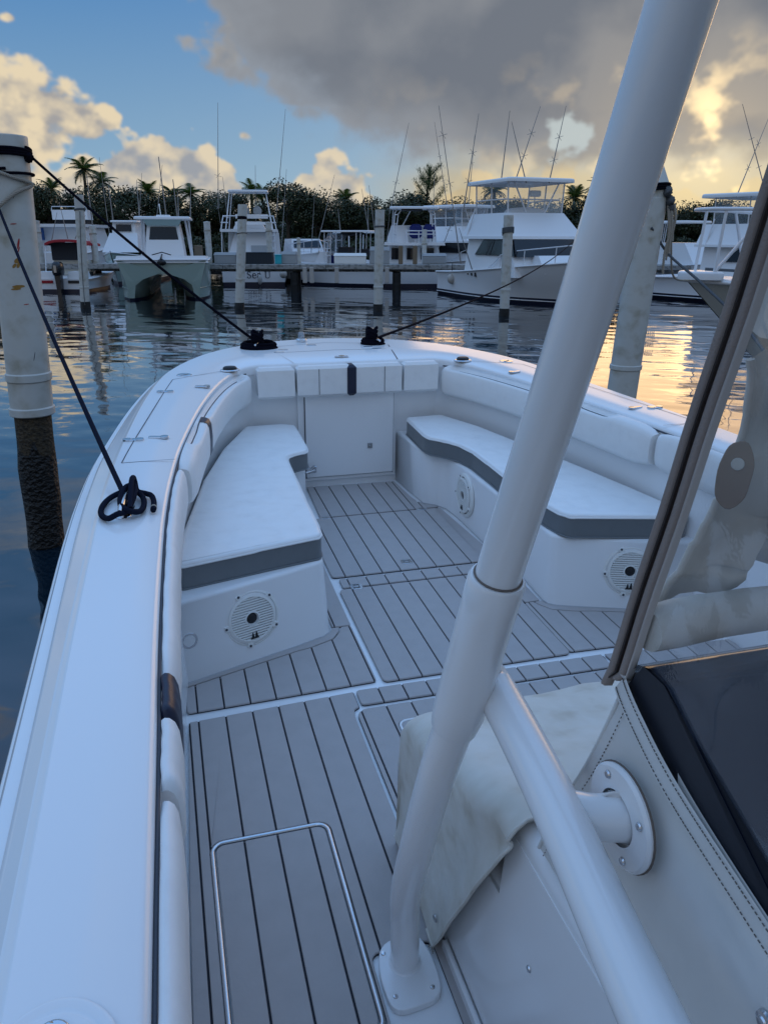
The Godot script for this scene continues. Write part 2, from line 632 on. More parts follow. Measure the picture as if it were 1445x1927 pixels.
func sky_at(az: float, el: float) -> Vector3:        # degrees; linear colour
	# clear air
	var t := clampf(el / 14.0, 0.0, 1.0)
	var c := Vector3(0.40, 0.60, 0.72).lerp(Vector3(0.115, 0.31, 0.62), pow(t, 0.8))
	c = c.lerp(Vector3(0.33, 0.62, 1.14), smoothstep(17.0, 34.0, el)).lerp(Vector3(0.23, 0.52, 1.06), smoothstep(36.0, 80.0, el))
	var sun := Vector2(angle_difference(deg_to_rad(20.5), deg_to_rad(az)) * 57.3 * cos(deg_to_rad(el)), el - 5.0)
	var sd := Vector2(sun.x * 0.8, sun.y).length()
	var warm := exp(-sd / 9.0)
	c += Vector3(0.75, 0.52, 0.22) * warm * 0.7
	# noise space: on a dome, stretched at height
	var r := deg_to_rad(az)
	var e := deg_to_rad(el)
	var q := Vector3(sin(r) * cos(e), sin(e) * 1.25, -cos(r) * cos(e)) * 100.0
	var big := nA.get_noise_3dv(q)
	var mid := nB.get_noise_3dv(q)
	var lit := mid - nB.get_noise_3dv(q + Vector3(1.6, 0.6, 0.0))
	var puff := nC.get_noise_3dv(q)
	# the weather behind: broken grey cloud
	var aft := smoothstep(75.0, 130.0, absf(az)) * smoothstep(58.0, 30.0, el)
	c = over(c, Vector3(0.30, 0.335, 0.39) * (1.0 + 0.5 * mid), aft * clampf(0.75 + 0.8 * big, 0.0, 0.95))
	# scattered cumulus all round, high
	var hi := smoothstep(0.10, 0.42, big + 0.35 * mid) * smoothstep(13.0, 26.0, el)
	var hc := Vector3(0.50, 0.53, 0.58).lerp(Vector3(0.85, 0.82, 0.76), clampf(0.5 + 1.6 * lit + 0.4 * puff, 0.0, 1.0))
	c = over(c, hc, hi * 0.85)
	# row of cumulus along the horizon
	var top := 4.5 + 2.6 * nA.get_noise_2d(az * 1.3, 40.0) + 2.2 * mid + 0.9 * puff
	top -= 1.4 * exp(-pow((az + 8.7) / 1.3, 2.0)) + 1.2 * exp(-pow((az - 0.5) / 2.2, 2.0)) - 0.9 * exp(-pow((az + 14.0) / 5.0, 2.0))
	var low := smoothstep(-0.15, 0.5, top - el)
	var bright := clampf(0.42 + 0.42 * smoothstep(2.2, 0.0, top - el) + 1.7 * lit + 0.25 * puff, 0.0, 1.0)
	var lowc := Vector3(0.40, 0.42, 0.46).lerp(Vector3(0.92, 0.78, 0.56), bright)
	c = over(c, lowc, low * 0.95)
	# tall cumulus to the left
	var cum := 1.0 - Vector2((az + 24.0) / 5.4, (el - 7.0) / 3.4).length() + 0.55 * mid + 0.28 * puff
	cum = maxf(cum, 0.8 - Vector2((az + 19.6) / 2.2, (el - 6.6) / 1.5).length() * 0.9 + 0.9 * mid + 0.2 * puff)
	cum = maxf(cum, 0.9 - Vector2((az + 18.0) / 1.2, (el - 7.0) / 0.9).length() + 0.9 * mid)
	cum = maxf(cum, 0.75 - Vector2((az + 9.4) / 1.0, (el - 6.3) / 0.7).length() + 0.9 * mid)
	cum = maxf(cum, 0.6 - Vector2((az + 22.8) / 1.0, (el - 12.0) / 0.5).length() + 0.9 * mid)
	var cc := Vector3(0.44, 0.43, 0.43).lerp(Vector3(0.95, 0.80, 0.56), clampf(0.5 + 1.9 * lit + 0.3 * puff + 0.05 * (el - 6.0), 0.0, 1.0))
	c = over(c, cc, smoothstep(0.05, 0.32, cum))
	# the great grey bank
	var edge := az - tab(BANK_LEFT, el) + 3.6 * mid + 0.8 * puff + 1.5 * big
	var low_edge := el - tab([[-8.0, 7.6], [-4.5, 6.6], [0.0, 5.3], [6.0, 4.2], [9.0, 4.0], [30.0, 3.6], [60.0, 4.0], [90.0, 9.0], [130.0, 30.0]], az) + 1.6 * mid + 0.3 * puff
	var fade := smoothstep(36.0, 22.0, el + 6.0 * mid) * smoothstep(150.0, 80.0, az)
	var bank := smoothstep(-0.3, 2.0, edge) * smoothstep(-0.4, 1.6, low_edge) * fade
	var thin := clampf(0.5 + 1.5 * big + 0.55 * mid, 0.0, 1.0)
	var deep := smoothstep(0.0, 7.0, edge) * smoothstep(0.0, 4.0, low_edge)
	var gc := Vector3(0.33, 0.375, 0.44).lerp(Vector3(0.195, 0.222, 0.27), deep).lerp(Vector3(0.33, 0.35, 0.385), thin * 0.6)
	var rim := smoothstep(3.0, 0.2, edge) * smoothstep(9.0, 11.5, el)
	gc = gc.lerp(Vector3(0.55, 0.47, 0.36), rim * clampf(0.3 + 2.0 * lit, 0.0, 0.8))
	var glow := clampf(exp(-sd / 4.2) * 1.7, 0.0, 1.0)
	gc += Vector3(0.40, 0.27, 0.09) * glow * clampf(0.2 + 0.6 * thin, 0.0, 1.0)
	c = over(c, gc, bank)
	# breaks where the low sun comes through, warm haze beneath
	var under := smoothstep(-4.0, 6.0, az) * smoothstep(6.6, 3.0, el + 1.3 * mid) * smoothstep(70.0, 40.0, az)
	c = over(c, Vector3(0.95, 0.74, 0.38) * (0.62 + 0.8 * exp(-sd / 7.0)), under * 0.75)
	var ridge := smoothstep(0.05, 0.55, nB.get_noise_3dv(q * 0.8 + Vector3(31, 7, 0)) + 0.25 * puff)
	var brk := clampf(ridge, 0.0, 1.0) * clampf(exp(-absf(sun.x) / 6.0) * smoothstep(13.0, 6.0, el), 0.0, 1.0)
	c += Vector3(1.5, 1.05, 0.42) * brk * 0.9
	var hole := smoothstep(0.35, 0.9, 1.2 - Vector2((az - 11.8) / 1.5, (el - 6.4) / 1.5).length() + 1.5 * mid + 0.5 * puff)
	c = over(c, Vector3(0.66, 0.74, 0.74), hole * 0.85)
	return c * lerpf(0.80, 1.04, smoothstep(16.0, 34.0, el))


func sky_picture() -> ImageTexture:
	nA = noise(0.045, 3, FastNoiseLite.TYPE_SIMPLEX_SMOOTH, 11)
	nB = noise(0.13, 5, FastNoiseLite.TYPE_SIMPLEX_SMOOTH, 23)
	nC = noise(0.30, 3, FastNoiseLite.TYPE_SIMPLEX, 5)
	var w := 4096
	var h := 2048
	var cw := 768
	var ch := 192                 # the sky above the horizon, coarse
	var f := PackedFloat32Array()
	f.resize(cw * ch * 3)
	for j in ch:
		var el := 90.0 * (1.0 - (j + 0.5) / ch)
		for i in cw:
			var c := sky_at(360.0 * ((i + 0.5) / cw - 0.5), el)
			var o := (j * cw + i) * 3
			f[o] = c.x
			f[o + 1] = c.y
			f[o + 2] = c.z
	var coarse := Image.create_from_data(cw, ch, false, Image.FORMAT_RGBF, f.to_byte_array())
	coarse.resize(w, h / 2, Image.INTERPOLATE_BILINEAR)
	# the same sky, fine, round the bow
	var x0 := 1664
	var x1 := 2432
	var y0 := 824
	var y1 := 1024
	f.resize((x1 - x0) * (y1 - y0) * 3)
	for j in range(y0, y1):
		for i in range(x0, x1):
			var c := sky_at(360.0 * ((i + 0.5) / w - 0.5), 90.0 - 180.0 * (j + 0.5) / h)
			var o := ((j - y0) * (x1 - x0) + i - x0) * 3
			f[o] = c.x
			f[o + 1] = c.y
			f[o + 2] = c.z
	var fine := Image.create_from_data(x1 - x0, y1 - y0, false, Image.FORMAT_RGBF, f.to_byte_array())
	var im := Image.create_empty(w, h, false, Image.FORMAT_RGBF)
	im.fill(Color(0.10, 0.14, 0.17))
	im.blit_rect(coarse, Rect2i(0, 0, w, h / 2), Vector2i.ZERO)
	im.blit_rect(fine, Rect2i(0, 0, x1 - x0, y1 - y0), Vector2i(x0, y0))
	# a panorama begins and ends straight ahead
	var turned := Image.create_empty(w, h, false, Image.FORMAT_RGBF)
	turned.blit_rect(im, Rect2i(w / 2, 0, w / 2, h), Vector2i.ZERO)
	turned.blit_rect(im, Rect2i(0, 0, w / 2, h), Vector2i(w / 2, 0))
	return ImageTexture.create_from_image(turned)


# ---------------------------------------------------------------- setting
func setting() -> void:
	# open water in a wide sheet; the basin round the boat has its ripples as real relief
	var wr := RandomNumberGenerator.new()
	wr.seed = 5
	var ws := []
	for i in 26:
		var wave := 0.16 * pow(13.0, wr.randf())
		var th := PI / 2 + wr.randfn(0.0, 0.6)
		ws.append([cos(th) * TAU / wave, sin(th) * TAU / wave, wr.randf() * TAU, 0.02 / sqrt(13.0) * wave / TAU, wave])
	var nc := 440
	var zr := PackedFloat32Array()
	var zz := 3.0
	while zz > -47.0:
		zr.append(zz)
		zz -= 0.035 + 0.0036 * maxf(0.0, -zz)
	var verts := PackedVector3Array()
	var uvs := PackedVector2Array()
	var idx := PackedInt32Array()
	for j in zr.size():
		var half := 6.0 + 0.85 * maxf(0.0, -zr[j])
		var cell := 2.0 * half / nc
		for i in nc + 1:
			var x := -half + cell * i
			var y := 0.0
			var calm := 0.75 + 0.5 * nA.get_noise_2d(x * 4.0, zr[j] * 4.0)
			for w in ws:
				if w[4] > 2.2 * cell:
					y += sin(w[0] * x + w[1] * zr[j] + w[2]) * w[3]
			verts.append(Vector3(x, y * calm, zr[j]))
			uvs.append(Vector2(x, zr[j]) / 10.0)
	for j in zr.size() - 1:
		for i in nc:
			var o := j * (nc + 1) + i
			idx.append_array([o, o + nc + 1, o + 1, o + 1, o + nc + 1, o + nc + 2])
	var arr := []
	arr.resize(Mesh.ARRAY_MAX)
	arr[Mesh.ARRAY_VERTEX] = verts
	arr[Mesh.ARRAY_TEX_UV] = uvs
	arr[Mesh.ARRAY_INDEX] = idx
	var am := ArrayMesh.new()
	am.add_surface_from_arrays(Mesh.PRIMITIVE_TRIANGLES, arr)
	var near := S()
	near.create_from(am, 0)
	near.generate_normals()
	near.generate_tangents()
	inst("water", near.commit(), M.water).set_meta("kind", "structure")
	var st := S()
	st.set_smooth_group(1)
	for q in [[-250.0, 60.0, -250.0, 250.0, 10.0]]:
		var a := Vector2(q[2], q[0])
		var b := Vector2(q[3], q[1])
		for p in [[a.x, a.y], [b.x, a.y], [b.x, b.y], [a.x, a.y], [b.x, b.y], [a.x, b.y]]:
			st.set_uv(Vector2(p[0], p[1]) / q[4])
			st.set_normal(Vector3.UP)
			st.add_vertex(Vector3(p[0], -0.06, p[1]))
	st.generate_tangents()
	var o := inst("water", st.commit(), M.water)
	o.set_meta("kind", "structure")
	st = S()
	var rows := []
	for j in 9:
		var row := PackedVector3Array()
		for i in 61:
			var x := -150.0 + 5.0 * i
			var d: float = [0.0, 1.0, 3.0, 8.0, 20.0, 45.0, 90.0, 140.0, 200.0][j]
			row.append(Vector3(x, -0.3 + 0.9 * smoothstep(0.0, 6.0, d) + 0.3 * sin(x * 0.3 + d), -47.5 - d + 1.2 * sin(x * 0.21)))
		rows.append(row)
	grid(st, rows)
	put("shore", st, M.mud).set_meta("kind", "structure")


# ---------------------------------------------------------------- the near boat
const RAIL := [1.272, -1.6, 1.272, 0.3, 1.272, 0.62, 1.272, 1.08, 1.272, 1.42, 1.272, 1.81, 1.270, 2.14, 1.260, 2.47, 1.234, 2.84, 1.163, 3.40, 1.082, 3.84, 1.0, 4.14, 0.85, 4.46, 0.66, 4.70, 0.40, 4.87, 0.15, 4.945, 0.0, 4.955]
const STRIP := [1.19, -1.6, 1.19, 0.3, 1.19, 0.62, 1.188, 1.08, 1.186, 1.42, 1.18, 1.81, 1.173, 2.14, 1.158, 2.47, 1.13, 2.84, 1.072, 3.38, 1.005, 3.8, 0.925, 4.1, 0.775, 4.41, 0.594, 4.63, 0.36, 4.79, 0.14, 4.86, 0.0, 4.87]
const INNER := [1.045, -1.6, 1.04, 0.3, 1.039, 0.62, 1.03, 1.08, 1.024, 1.42, 1.0115, 1.81, 0.996, 2.14, 0.968, 2.47, 0.921, 2.84, 0.8215, 3.38, 0.708, 3.8, 0.60, 4.04, 0.51, 4.12, 0.40, 4.12, 0.25, 4.12, 0.1, 4.12, 0.0, 4.12]
const GY := 0.68


func side_line(flat: Array, s: float, n := 97, y := 0.0, cut := 17) -> PackedVector3Array:      # s -1: the port side
	var pts := []
	for i in mini(cut, flat.size() / 2):
		pts.append(V(CX + s * flat[2 * i], flat[2 * i + 1], y))
	return crv(pts, n)


func sheer(p: Vector3) -> float:
	return GY + 0.022 * smoothstep(3.0, 4.8, -p.z)


func deck_at(w: float, z: float, s: float) -> Vector3:
	var p := V(CX + s * w, z, 0)
	p.y = sheer(p)
	return p


func near_boat() -> void:
	boat = thing("center_console_boat", "white centre console boat in front, with grey plank floor and tower leg", "boat", "", BT)
	# hull, covering boards and foredeck: one lofted skin for each side
	for s in [-1.0, 1.0]:
		var r := side_line(RAIL, s)
		var t := side_line(STRIP, s)
		var n := side_line(INNER, s)
		var top := []
		var hull := []
		var bar := []
		for i in r.size():
			var y := sheer(t[i])
			var out := r[i] - t[i]
			var off := out.normalized()
			var a := n[i] + Vector3(0, y, 0)
			var b := t[i] + Vector3(0, y + 0.006, 0)
			var inw := (b - a)
			inw.y = 0
			var il := inw.length()
			inw = inw / maxf(il, 0.001)
			var in0 := a + inw * minf(0.014, il * 0.5)
			top.append(PackedVector3Array([a + Vector3(0, -0.05, 0), a + Vector3(0, -0.014, 0), a + inw * minf(0.003, il) + Vector3(0, -0.005, 0), in0, in0.lerp(b, 0.5) + Vector3(0, 0.004, 0), b, b + off * 0.005 + Vector3(0, -0.002, 0), b + off * 0.014 + Vector3(0, -0.011, 0), b + off * 0.019 + Vector3(0, -0.013, 0),
				r[i] - off * 0.040 + Vector3(0, y - 0.030, 0), r[i] - off * 0.032 + Vector3(0, y - 0.036, 0), r[i] - off * 0.030 + Vector3(0, y - 0.055, 0)]))
			bar.append(PackedVector3Array([r[i] - off * 0.032 + Vector3(0, y - 0.052, 0), r[i] - off * 0.006 + Vector3(0, y - 0.052, 0), r[i] + Vector3(0, y - 0.060, 0), r[i] + off * 0.004 + Vector3(0, y - 0.078, 0), r[i] + Vector3(0, y - 0.098, 0), r[i] - off * 0.008 + Vector3(0, y - 0.104, 0), r[i] - off * 0.034 + Vector3(0, y - 0.106, 0)]))
			var k := 1.0 - 0.16 * smoothstep(2.0, 4.9, -r[i].z)
			var c := Vector3(CX, 0, 0.16 * smoothstep(3.0, 4.95, -r[i].z))
			var q := r[i] - off * 0.03
			var mid := Vector3(CX + (q.x - CX) * (1.0 - 0.30 * smoothstep(1.5, 4.9, -q.z)), 0, q.z + 0.14 * smoothstep(3.0, 4.9, -q.z))
			var wl := Vector3(CX + (q.x - CX) * (0.94 - 0.62 * smoothstep(1.0, 4.9, -q.z)), 0, q.z + 0.38 * smoothstep(3.0, 4.9, -q.z))
			hull.append(PackedVector3Array([q + Vector3(0, y - 0.104, 0), q.lerp(mid, 0.5 * k) + Vector3(0, 0.36, 0), mid + Vector3(0, 0.05, 0), mid.lerp(wl, 0.6) + Vector3(0, -0.3, 0), wl + Vector3(0, -0.62, 0), wl.lerp(c, 0.3) + Vector3(0, -0.95, 0)]))
		var st := S()
		grid(st, top, false, [5, 8, 9])
		put("gunwale", st, M.gelcoat, boat)
		st = S()
		grid(st, hull)
		put("hull_side", st, M.gelcoat, boat)
		st = S()
		grid(st, bar, false, [1, 5])
		put("rub_rail", st, M.gelcoat, boat)
		# steel strip let into the rub rail
		st = S()
		var line := PackedVector3Array()
		for i in range(0, r.size(), 2):
			var off := (r[i] - t[i]).normalized()
			line.append(r[i] + off * 0.003 + Vector3(0, sheer(t[i]) - 0.078, 0))
		tube(st, line, 0.009, 6)
		put("rail_strip", st, M.gelcoat, boat)
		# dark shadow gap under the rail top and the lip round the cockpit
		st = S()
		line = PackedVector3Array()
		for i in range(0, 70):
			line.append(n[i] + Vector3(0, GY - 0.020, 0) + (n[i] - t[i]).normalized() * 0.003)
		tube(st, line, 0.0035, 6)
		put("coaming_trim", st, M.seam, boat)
		# inside wall of the cockpit
		st = S()
		var rows := []
		for i in range(0, 73):
			var off := (n[i] - t[i]).normalized()
			rows.append(PackedVector3Array([n[i] - off * 0.004 + Vector3(0, GY - 0.03, 0), n[i] - off * 0.012 + Vector3(0, 0.5, 0), n[i] - off * 0.006 + Vector3(0, 0.3, 0), n[i] + off * 0.006 + Vector3(0, -0.03, 0)]))
		grid(st, rows)
		put("cockpit_wall", st, M.gelcoat, boat)
	sole()
	bulkhead()
	seats()
	bolsters()
	deck_fittings()
	tower()
	console()


func planks(called: String, region: PackedVector2Array, x0: float, extra: Array = [], parent: Node = null, holes: Array = [], group := "") -> void:
	var st := S()
	if holes.is_empty():
		prism(st, inset(region, 0.002), -0.012, -0.0045)
	else:
		for k in range(-8, 30):
			var x := x0 + 0.0838 * k
			for q in cut_strip(region, x, x + 0.0838, holes):
				prism(st, q, -0.012, -0.0045)
	var pad := put(called, st, M.groove, boat if parent == null else parent)
	var cuts := []
	for k in range(-8, 30):
		cuts.append(x0 + 0.0838 * k)
	for e in extra:
		cuts.append(e)
	cuts.sort()
	var gap := 0.0026
	for i in cuts.size() - 1:
		if cuts[i + 1] - cuts[i] < 0.008:
			continue
		for q in cut_strip(region, cuts[i] + gap, cuts[i + 1] - gap, holes):
			st = S()
			prism(st, q, -0.006, 0.0, 0.0016)
			put("plank", st, M.foam, pad)


func cut_strip(region: PackedVector2Array, x0: float, x1: float, holes: Array) -> Array:
	var strip := PackedVector2Array([Vector2(x0, -3), Vector2(x1, -3), Vector2(x1, 6), Vector2(x0, 6)])
	var got: Array = Geometry2D.intersect_polygons(region, strip)
	for h in holes:
		var next := []
		for p in got:
			next.append_array(Geometry2D.clip_polygons(p, h))
		got = next
	var out := []
	for q in got:
		var area := 0.0
		for v in q.size():
			area += q[v].cross(q[(v + 1) % q.size()]) / 2
		if q.size() > 2 and absf(area) > 0.0005:
			out.append(q)
	return out


func mirror(poly: PackedVector2Array) -> PackedVector2Array:
	var out := PackedVector2Array()
	for v in poly:
		out.append(Vector2(2 * CX - v.x, v.y))
	return out


func sole() -> void:
	var st := S()
	prism(st, p2([-0.08, -1.6, 2.0, -1.6, 2.0, 2.4, 1.86, 3.2, 1.46, 4.14, 0.46, 4.14, 0.06, 3.2, -0.08, 2.4]), -0.06, -0.011)
	put("sole", st, M.gelcoat, boat)
	var g := 0.0015
	planks("floor_pad", p2([0.700, 3.622, 0.716, 4.092, 1.228, 4.072, 1.247, 3.80, 1.258, 3.725, 1.285, 3.68, 1.322, 3.655, 1.345, 3.622]), g + 0.0838 * 9, [1.213])
	planks("fish_box_lid", rounded(p2([0.614, 2.932, 1.333, 2.932, 1.333, 3.606, 0.614, 3.606]), 0.02), g)
	planks("floor_pad", rounded(p2([0.638, 2.826, 1.282, 2.826, 1.282, 2.910, 0.638, 2.910]), 0.012), g)
	planks("floor_hatch_lid", rounded(p2([0.618, 2.124, 1.322, 2.124, 1.322, 2.812, 0.618, 2.812]), 0.02), g)
	for s in [0, 1]:
		var a := rounded(p2([-0.03, 2.112, 0.596, 2.135, 0.596, 2.513, 0.555, 2.513, 0.547, 2.482, 0.513, 2.433, 0.422, 2.395, 0.367, 2.383, -0.029, 2.250]), 0.012, 3)
		var b := rounded(p2([-0.034, 2.256, 0.366, 2.388, 0.421, 2.400, 0.511, 2.439, 0.542, 2.485, 0.551, 2.513, 0.520, 2.513, 0.508, 2.482, 0.483, 2.461, 0.375, 2.418, -0.040, 2.268]), 0.006, 2)
		var c := rounded(p2([0.525, 2.520, 0.597, 2.520, 0.600, 2.905, 0.606, 3.600, 0.572, 3.600, 0.525, 2.93]), 0.008, 3)
		if s == 1:
			a = mirror(a)
			b = mirror(b)
			c = mirror(c)
		planks("floor_pad", a, g)
		planks("floor_border", b, 40.0, [-1.0, 3.0])
		planks("floor_pad", c, g + 0.03 if s == 0 else g - 0.016)
	planks("floor_pad", rounded(p2([0.513, 2.015, 1.425, 2.008, 1.432, 2.088, 0.513, 2.096]), 0.014), g)
	var inner := rrect(0.598, 0.7, 1.347, 1.908, 0.03)
	planks("aft_hatch_lid", rrect(0.489, 0.5, 1.434, 1.992, 0.035), g, [], null, [inner])
	planks("aft_hatch_lid", rrect(0.608, 0.7, 1.337, 1.900, 0.024), g)
	# the walkway on the port side with its own hatch
	var lid := rrect(-0.002, 0.965, 0.307, 1.552, 0.035)
	var plate := rrect(0.312, 0.93, 0.452, 1.146, 0.02)
	planks("walkway_pad", p2([-0.085, 0.2, -0.055, 1.4, -0.028, 2.062, 0.505, 2.090, 0.505, 2.010, 0.484, 1.996, 0.478, 1.960, 0.474, 0.2]), g, [-0.027], null, [lid, plate])
	planks("walkway_hatch_lid", rrect(0.014, 0.985, 0.291, 1.536, 0.022), g)
	planks("walkway_pad", mirror(p2([-0.085, 0.2, -0.055, 1.4, -0.028, 2.062, 0.482, 2.086, 0.472, 1.96, 0.474, 0.2])), g)
	# raised rims of the hatches
	for q in [[rrect(0.005, 0.974, 0.299, 1.545, 0.030), 0.0062], [rrect(0.604, 0.7, 1.341, 1.904, 0.026), 0.0045]]:
		st = S()
		var line := PackedVector3Array()
		for v in (q[0] as PackedVector2Array):
			line.append(V(v.x, v.y, -0.003))
		tube(st, line, q[1], 8, true)
		put("hatch_rim", st, M.steel if q[1] > 0.005 else M.gelcoat, boat)
	# flush lift rings and hinges
	for q in [[0.973, 3.004, 0.052, 0.044], [0.694, 2.822, 0.05, 0.05], [1.245, 3.606, 0.06, 0.03], [0.722, 3.606, 0.06, 0.03]]:
		st = S()
		prism(st, rrect(q[0] - q[2] / 2, q[1] - q[3] / 2, q[0] + q[2] / 2, q[1] + q[3] / 2, 0.012), -0.004, 0.0022, 0.0008)
		var lift := put("lift_ring" if q[3] > 0.04 else "hinge", st, M.steel, boat)
		st = S()
		tube(st, PackedVector3Array([V(q[0] - 0.012, q[1] - q[3] * 0.25, 0.003), V(q[0] - 0.012, q[1] + q[3] * 0.25, 0.003), V(q[0] + 0.012, q[1] + q[3] * 0.25, 0.003), V(q[0] + 0.012, q[1] - q[3] * 0.25, 0.003)]), 0.0028, 6, true)
		put("ring", st, M.dull_steel, lift)


func bulkhead() -> void:
	var st := S()
	box(st, V(CX, 4.15, 0.33), Vector3(1.06, 0.70, 0.05))
	put("bulkhead", st, M.gelcoat, boat)
	st = S()
	box(st, V(CX, 4.118, 0.29), Vector3(0.56, 0.53, 0.03), 0.008)
	put("door_frame", st, M.gelcoat, boat)
	st = S()
	box(st, V(0.971, 4.098, 0.292), Vector3(0.505, 0.478, 0.016), 0.004)
	var door := put("door", st, M.gelcoat, boat)
	st = S()
	box(st, V(0.7165, 4.102, 0.292), Vector3(0.005, 0.49, 0.010))
	put("hinge_gap", st, M.seam, door)
	st = S()
	box(st, V(0.97, 4.102, 0.0515), Vector3(0.51, 0.0035, 0.006))
	put("sill_gap", st, M.seam, door)
	st = S()
	box(st, V(1.226, 4.102, 0.292), Vector3(0.0035, 0.49, 0.006))
	put("latch_gap", st, M.seam, door)
	st = S()
	box(st, V(1.086, 4.087, 0.222), Vector3(0.026, 0.032, 0.006), 0.002)
	box(st, V(1.083, 4.082, 0.218), Vector3(0.010, 0.016, 0.006), 0.002)
	put("latch", st, M.dull_steel, door)
	# spring catch that holds the door
	st = S()
	rod(st, V(0.700, 4.03, 0.105), V(0.755, 4.06, 0.105), 0.010)
	rod(st, V(0.738, 4.05, 0.118), V(0.757, 4.05, 0.135), 0.008)
	rod(st, V(0.738, 4.05, 0.125), V(0.715, 4.05, 0.142), 0.003)
	box(st, V(0.757, 4.065, 0.112), Vector3(0.02, 0.04, 0.02), 0.004)
	put("door_catch", st, M.steel, boat)


func speaker(p: Vector3, out: Vector3, r: float) -> void:
	var z := out.normalized()
	var x := Vector3.UP.cross(z).normalized()
	var y := z.cross(x)
	var xf := Transform3D(Basis(x, z, -y), p)       # its own y points out of the wall, its own -z up the wall
	var st := S()
	lathe(st, PackedVector2Array([Vector2(r, 0), Vector2(r, 0.006), Vector2(r - 0.004, 0.011), Vector2(r * 0.86, 0.016), Vector2(r * 0.84, 0.013)]), Transform3D(), 40)
	var sp := put("speaker", st, M.plastic_light, boat, xf)
	st = S()
	lathe(st, PackedVector2Array([Vector2(r * 0.84, 0.010), Vector2(0.0, 0.008)]), Transform3D(), 32)
	put("cone", st, M.black, sp)
	st = S()
	lathe(st, PackedVector2Array([Vector2(r * 0.80, 0.008), Vector2(r * 0.80, 0.019), Vector2(r * 0.72, 0.022), Vector2(r * 0.70, 0.019), Vector2(r * 0.70, 0.008)]), Transform3D(), 40)
	for a in 5:
		var u := TAU * (a + 0.4) / 5.0
		box(st, Vector3(cos(u), 0, sin(u)) * r * 0.86 + Vector3(0, 0.0165, 0), Vector3(0.018, 0.006, 0.022), 0.002, Basis(Vector3.UP, -u))
	put("grille_ring", st, M.plastic, sp)
	st = S()
	var n := 17
	for k in n:
		var h := r * 0.70 * (2.0 * (k + 0.5) / n - 1.0)
		var half := sqrt(maxf(0.0, pow(r * 0.71, 2) - h * h))
		var hole := r * 0.22
		var th := r * 1.4 / n * 0.60
		if absf(h) < hole:
			var q := sqrt(hole * hole - h * h)
			for s in [-1, 1]:
				box(st, Vector3(s * (q + half) / 2, 0.017, h), Vector3(half - q, 0.008, th), 0.001)
		else:
			box(st, Vector3(0, 0.017, h), Vector3(half * 2, 0.008, th), 0.001)
	var gr := put("grille_bars", st, M.plastic, sp)
	gr.set_meta("kind", "stuff")
	st = S()
	lathe(st, PackedVector2Array([Vector2(r * 0.25, 0.012), Vector2(r * 0.25, 0.020), Vector2(r * 0.21, 0.022), Vector2(r * 0.20, 0.014)]), Transform3D(), 28)
	put("centre_ring", st, M.plastic, sp)
	st = S()
	lump(st, Vector3(0, 0.010, 0), Vector3(r * 0.19, 0.010, r * 0.19), nB, 0.0)
	put("dust_cap", st, M.black, sp)
	for a in 5:
		var u := TAU * (a + 0.4) / 5.0
		st = S()
		lathe(st, PackedVector2Array([Vector2(0.0048, 0.018), Vector2(0.0048, 0.0205), Vector2(0.0, 0.021)]), at(Vector3(cos(u), 0, sin(u)) * r * 0.89), 10)
		put("screw", st, M.seam, sp)
	# maker's mark: two dark peaks on a foot
	st = S()
	for q in [[-0.0125, -0.001, 0.018], [0.001, 0.0125, 0.022]]:
		hexa(st, [Vector3(q[0], 0.021, r * 0.52 + 0.011), Vector3(q[1], 0.021, r * 0.52 + 0.011), Vector3(q[1], 0.0225, r * 0.52 + 0.011), Vector3(q[0], 0.0225, r * 0.52 + 0.011), Vector3(q[0] + 0.0055, 0.021, r * 0.52 + 0.011 - q[2]), Vector3(q[1] - 0.0035, 0.021, r * 0.52 + 0.011 - q[2]), Vector3(q[1] - 0.0035, 0.0225, r * 0.52 + 0.011 - q[2]), Vector3(q[0] + 0.0055, 0.0225, r * 0.52 + 0.011 - q[2])])
	box(st, Vector3(0, 0.0215, r * 0.52 + 0.0135), Vector3(0.03, 0.002, 0.0035))
	put("emblem", st, M.black, sp)


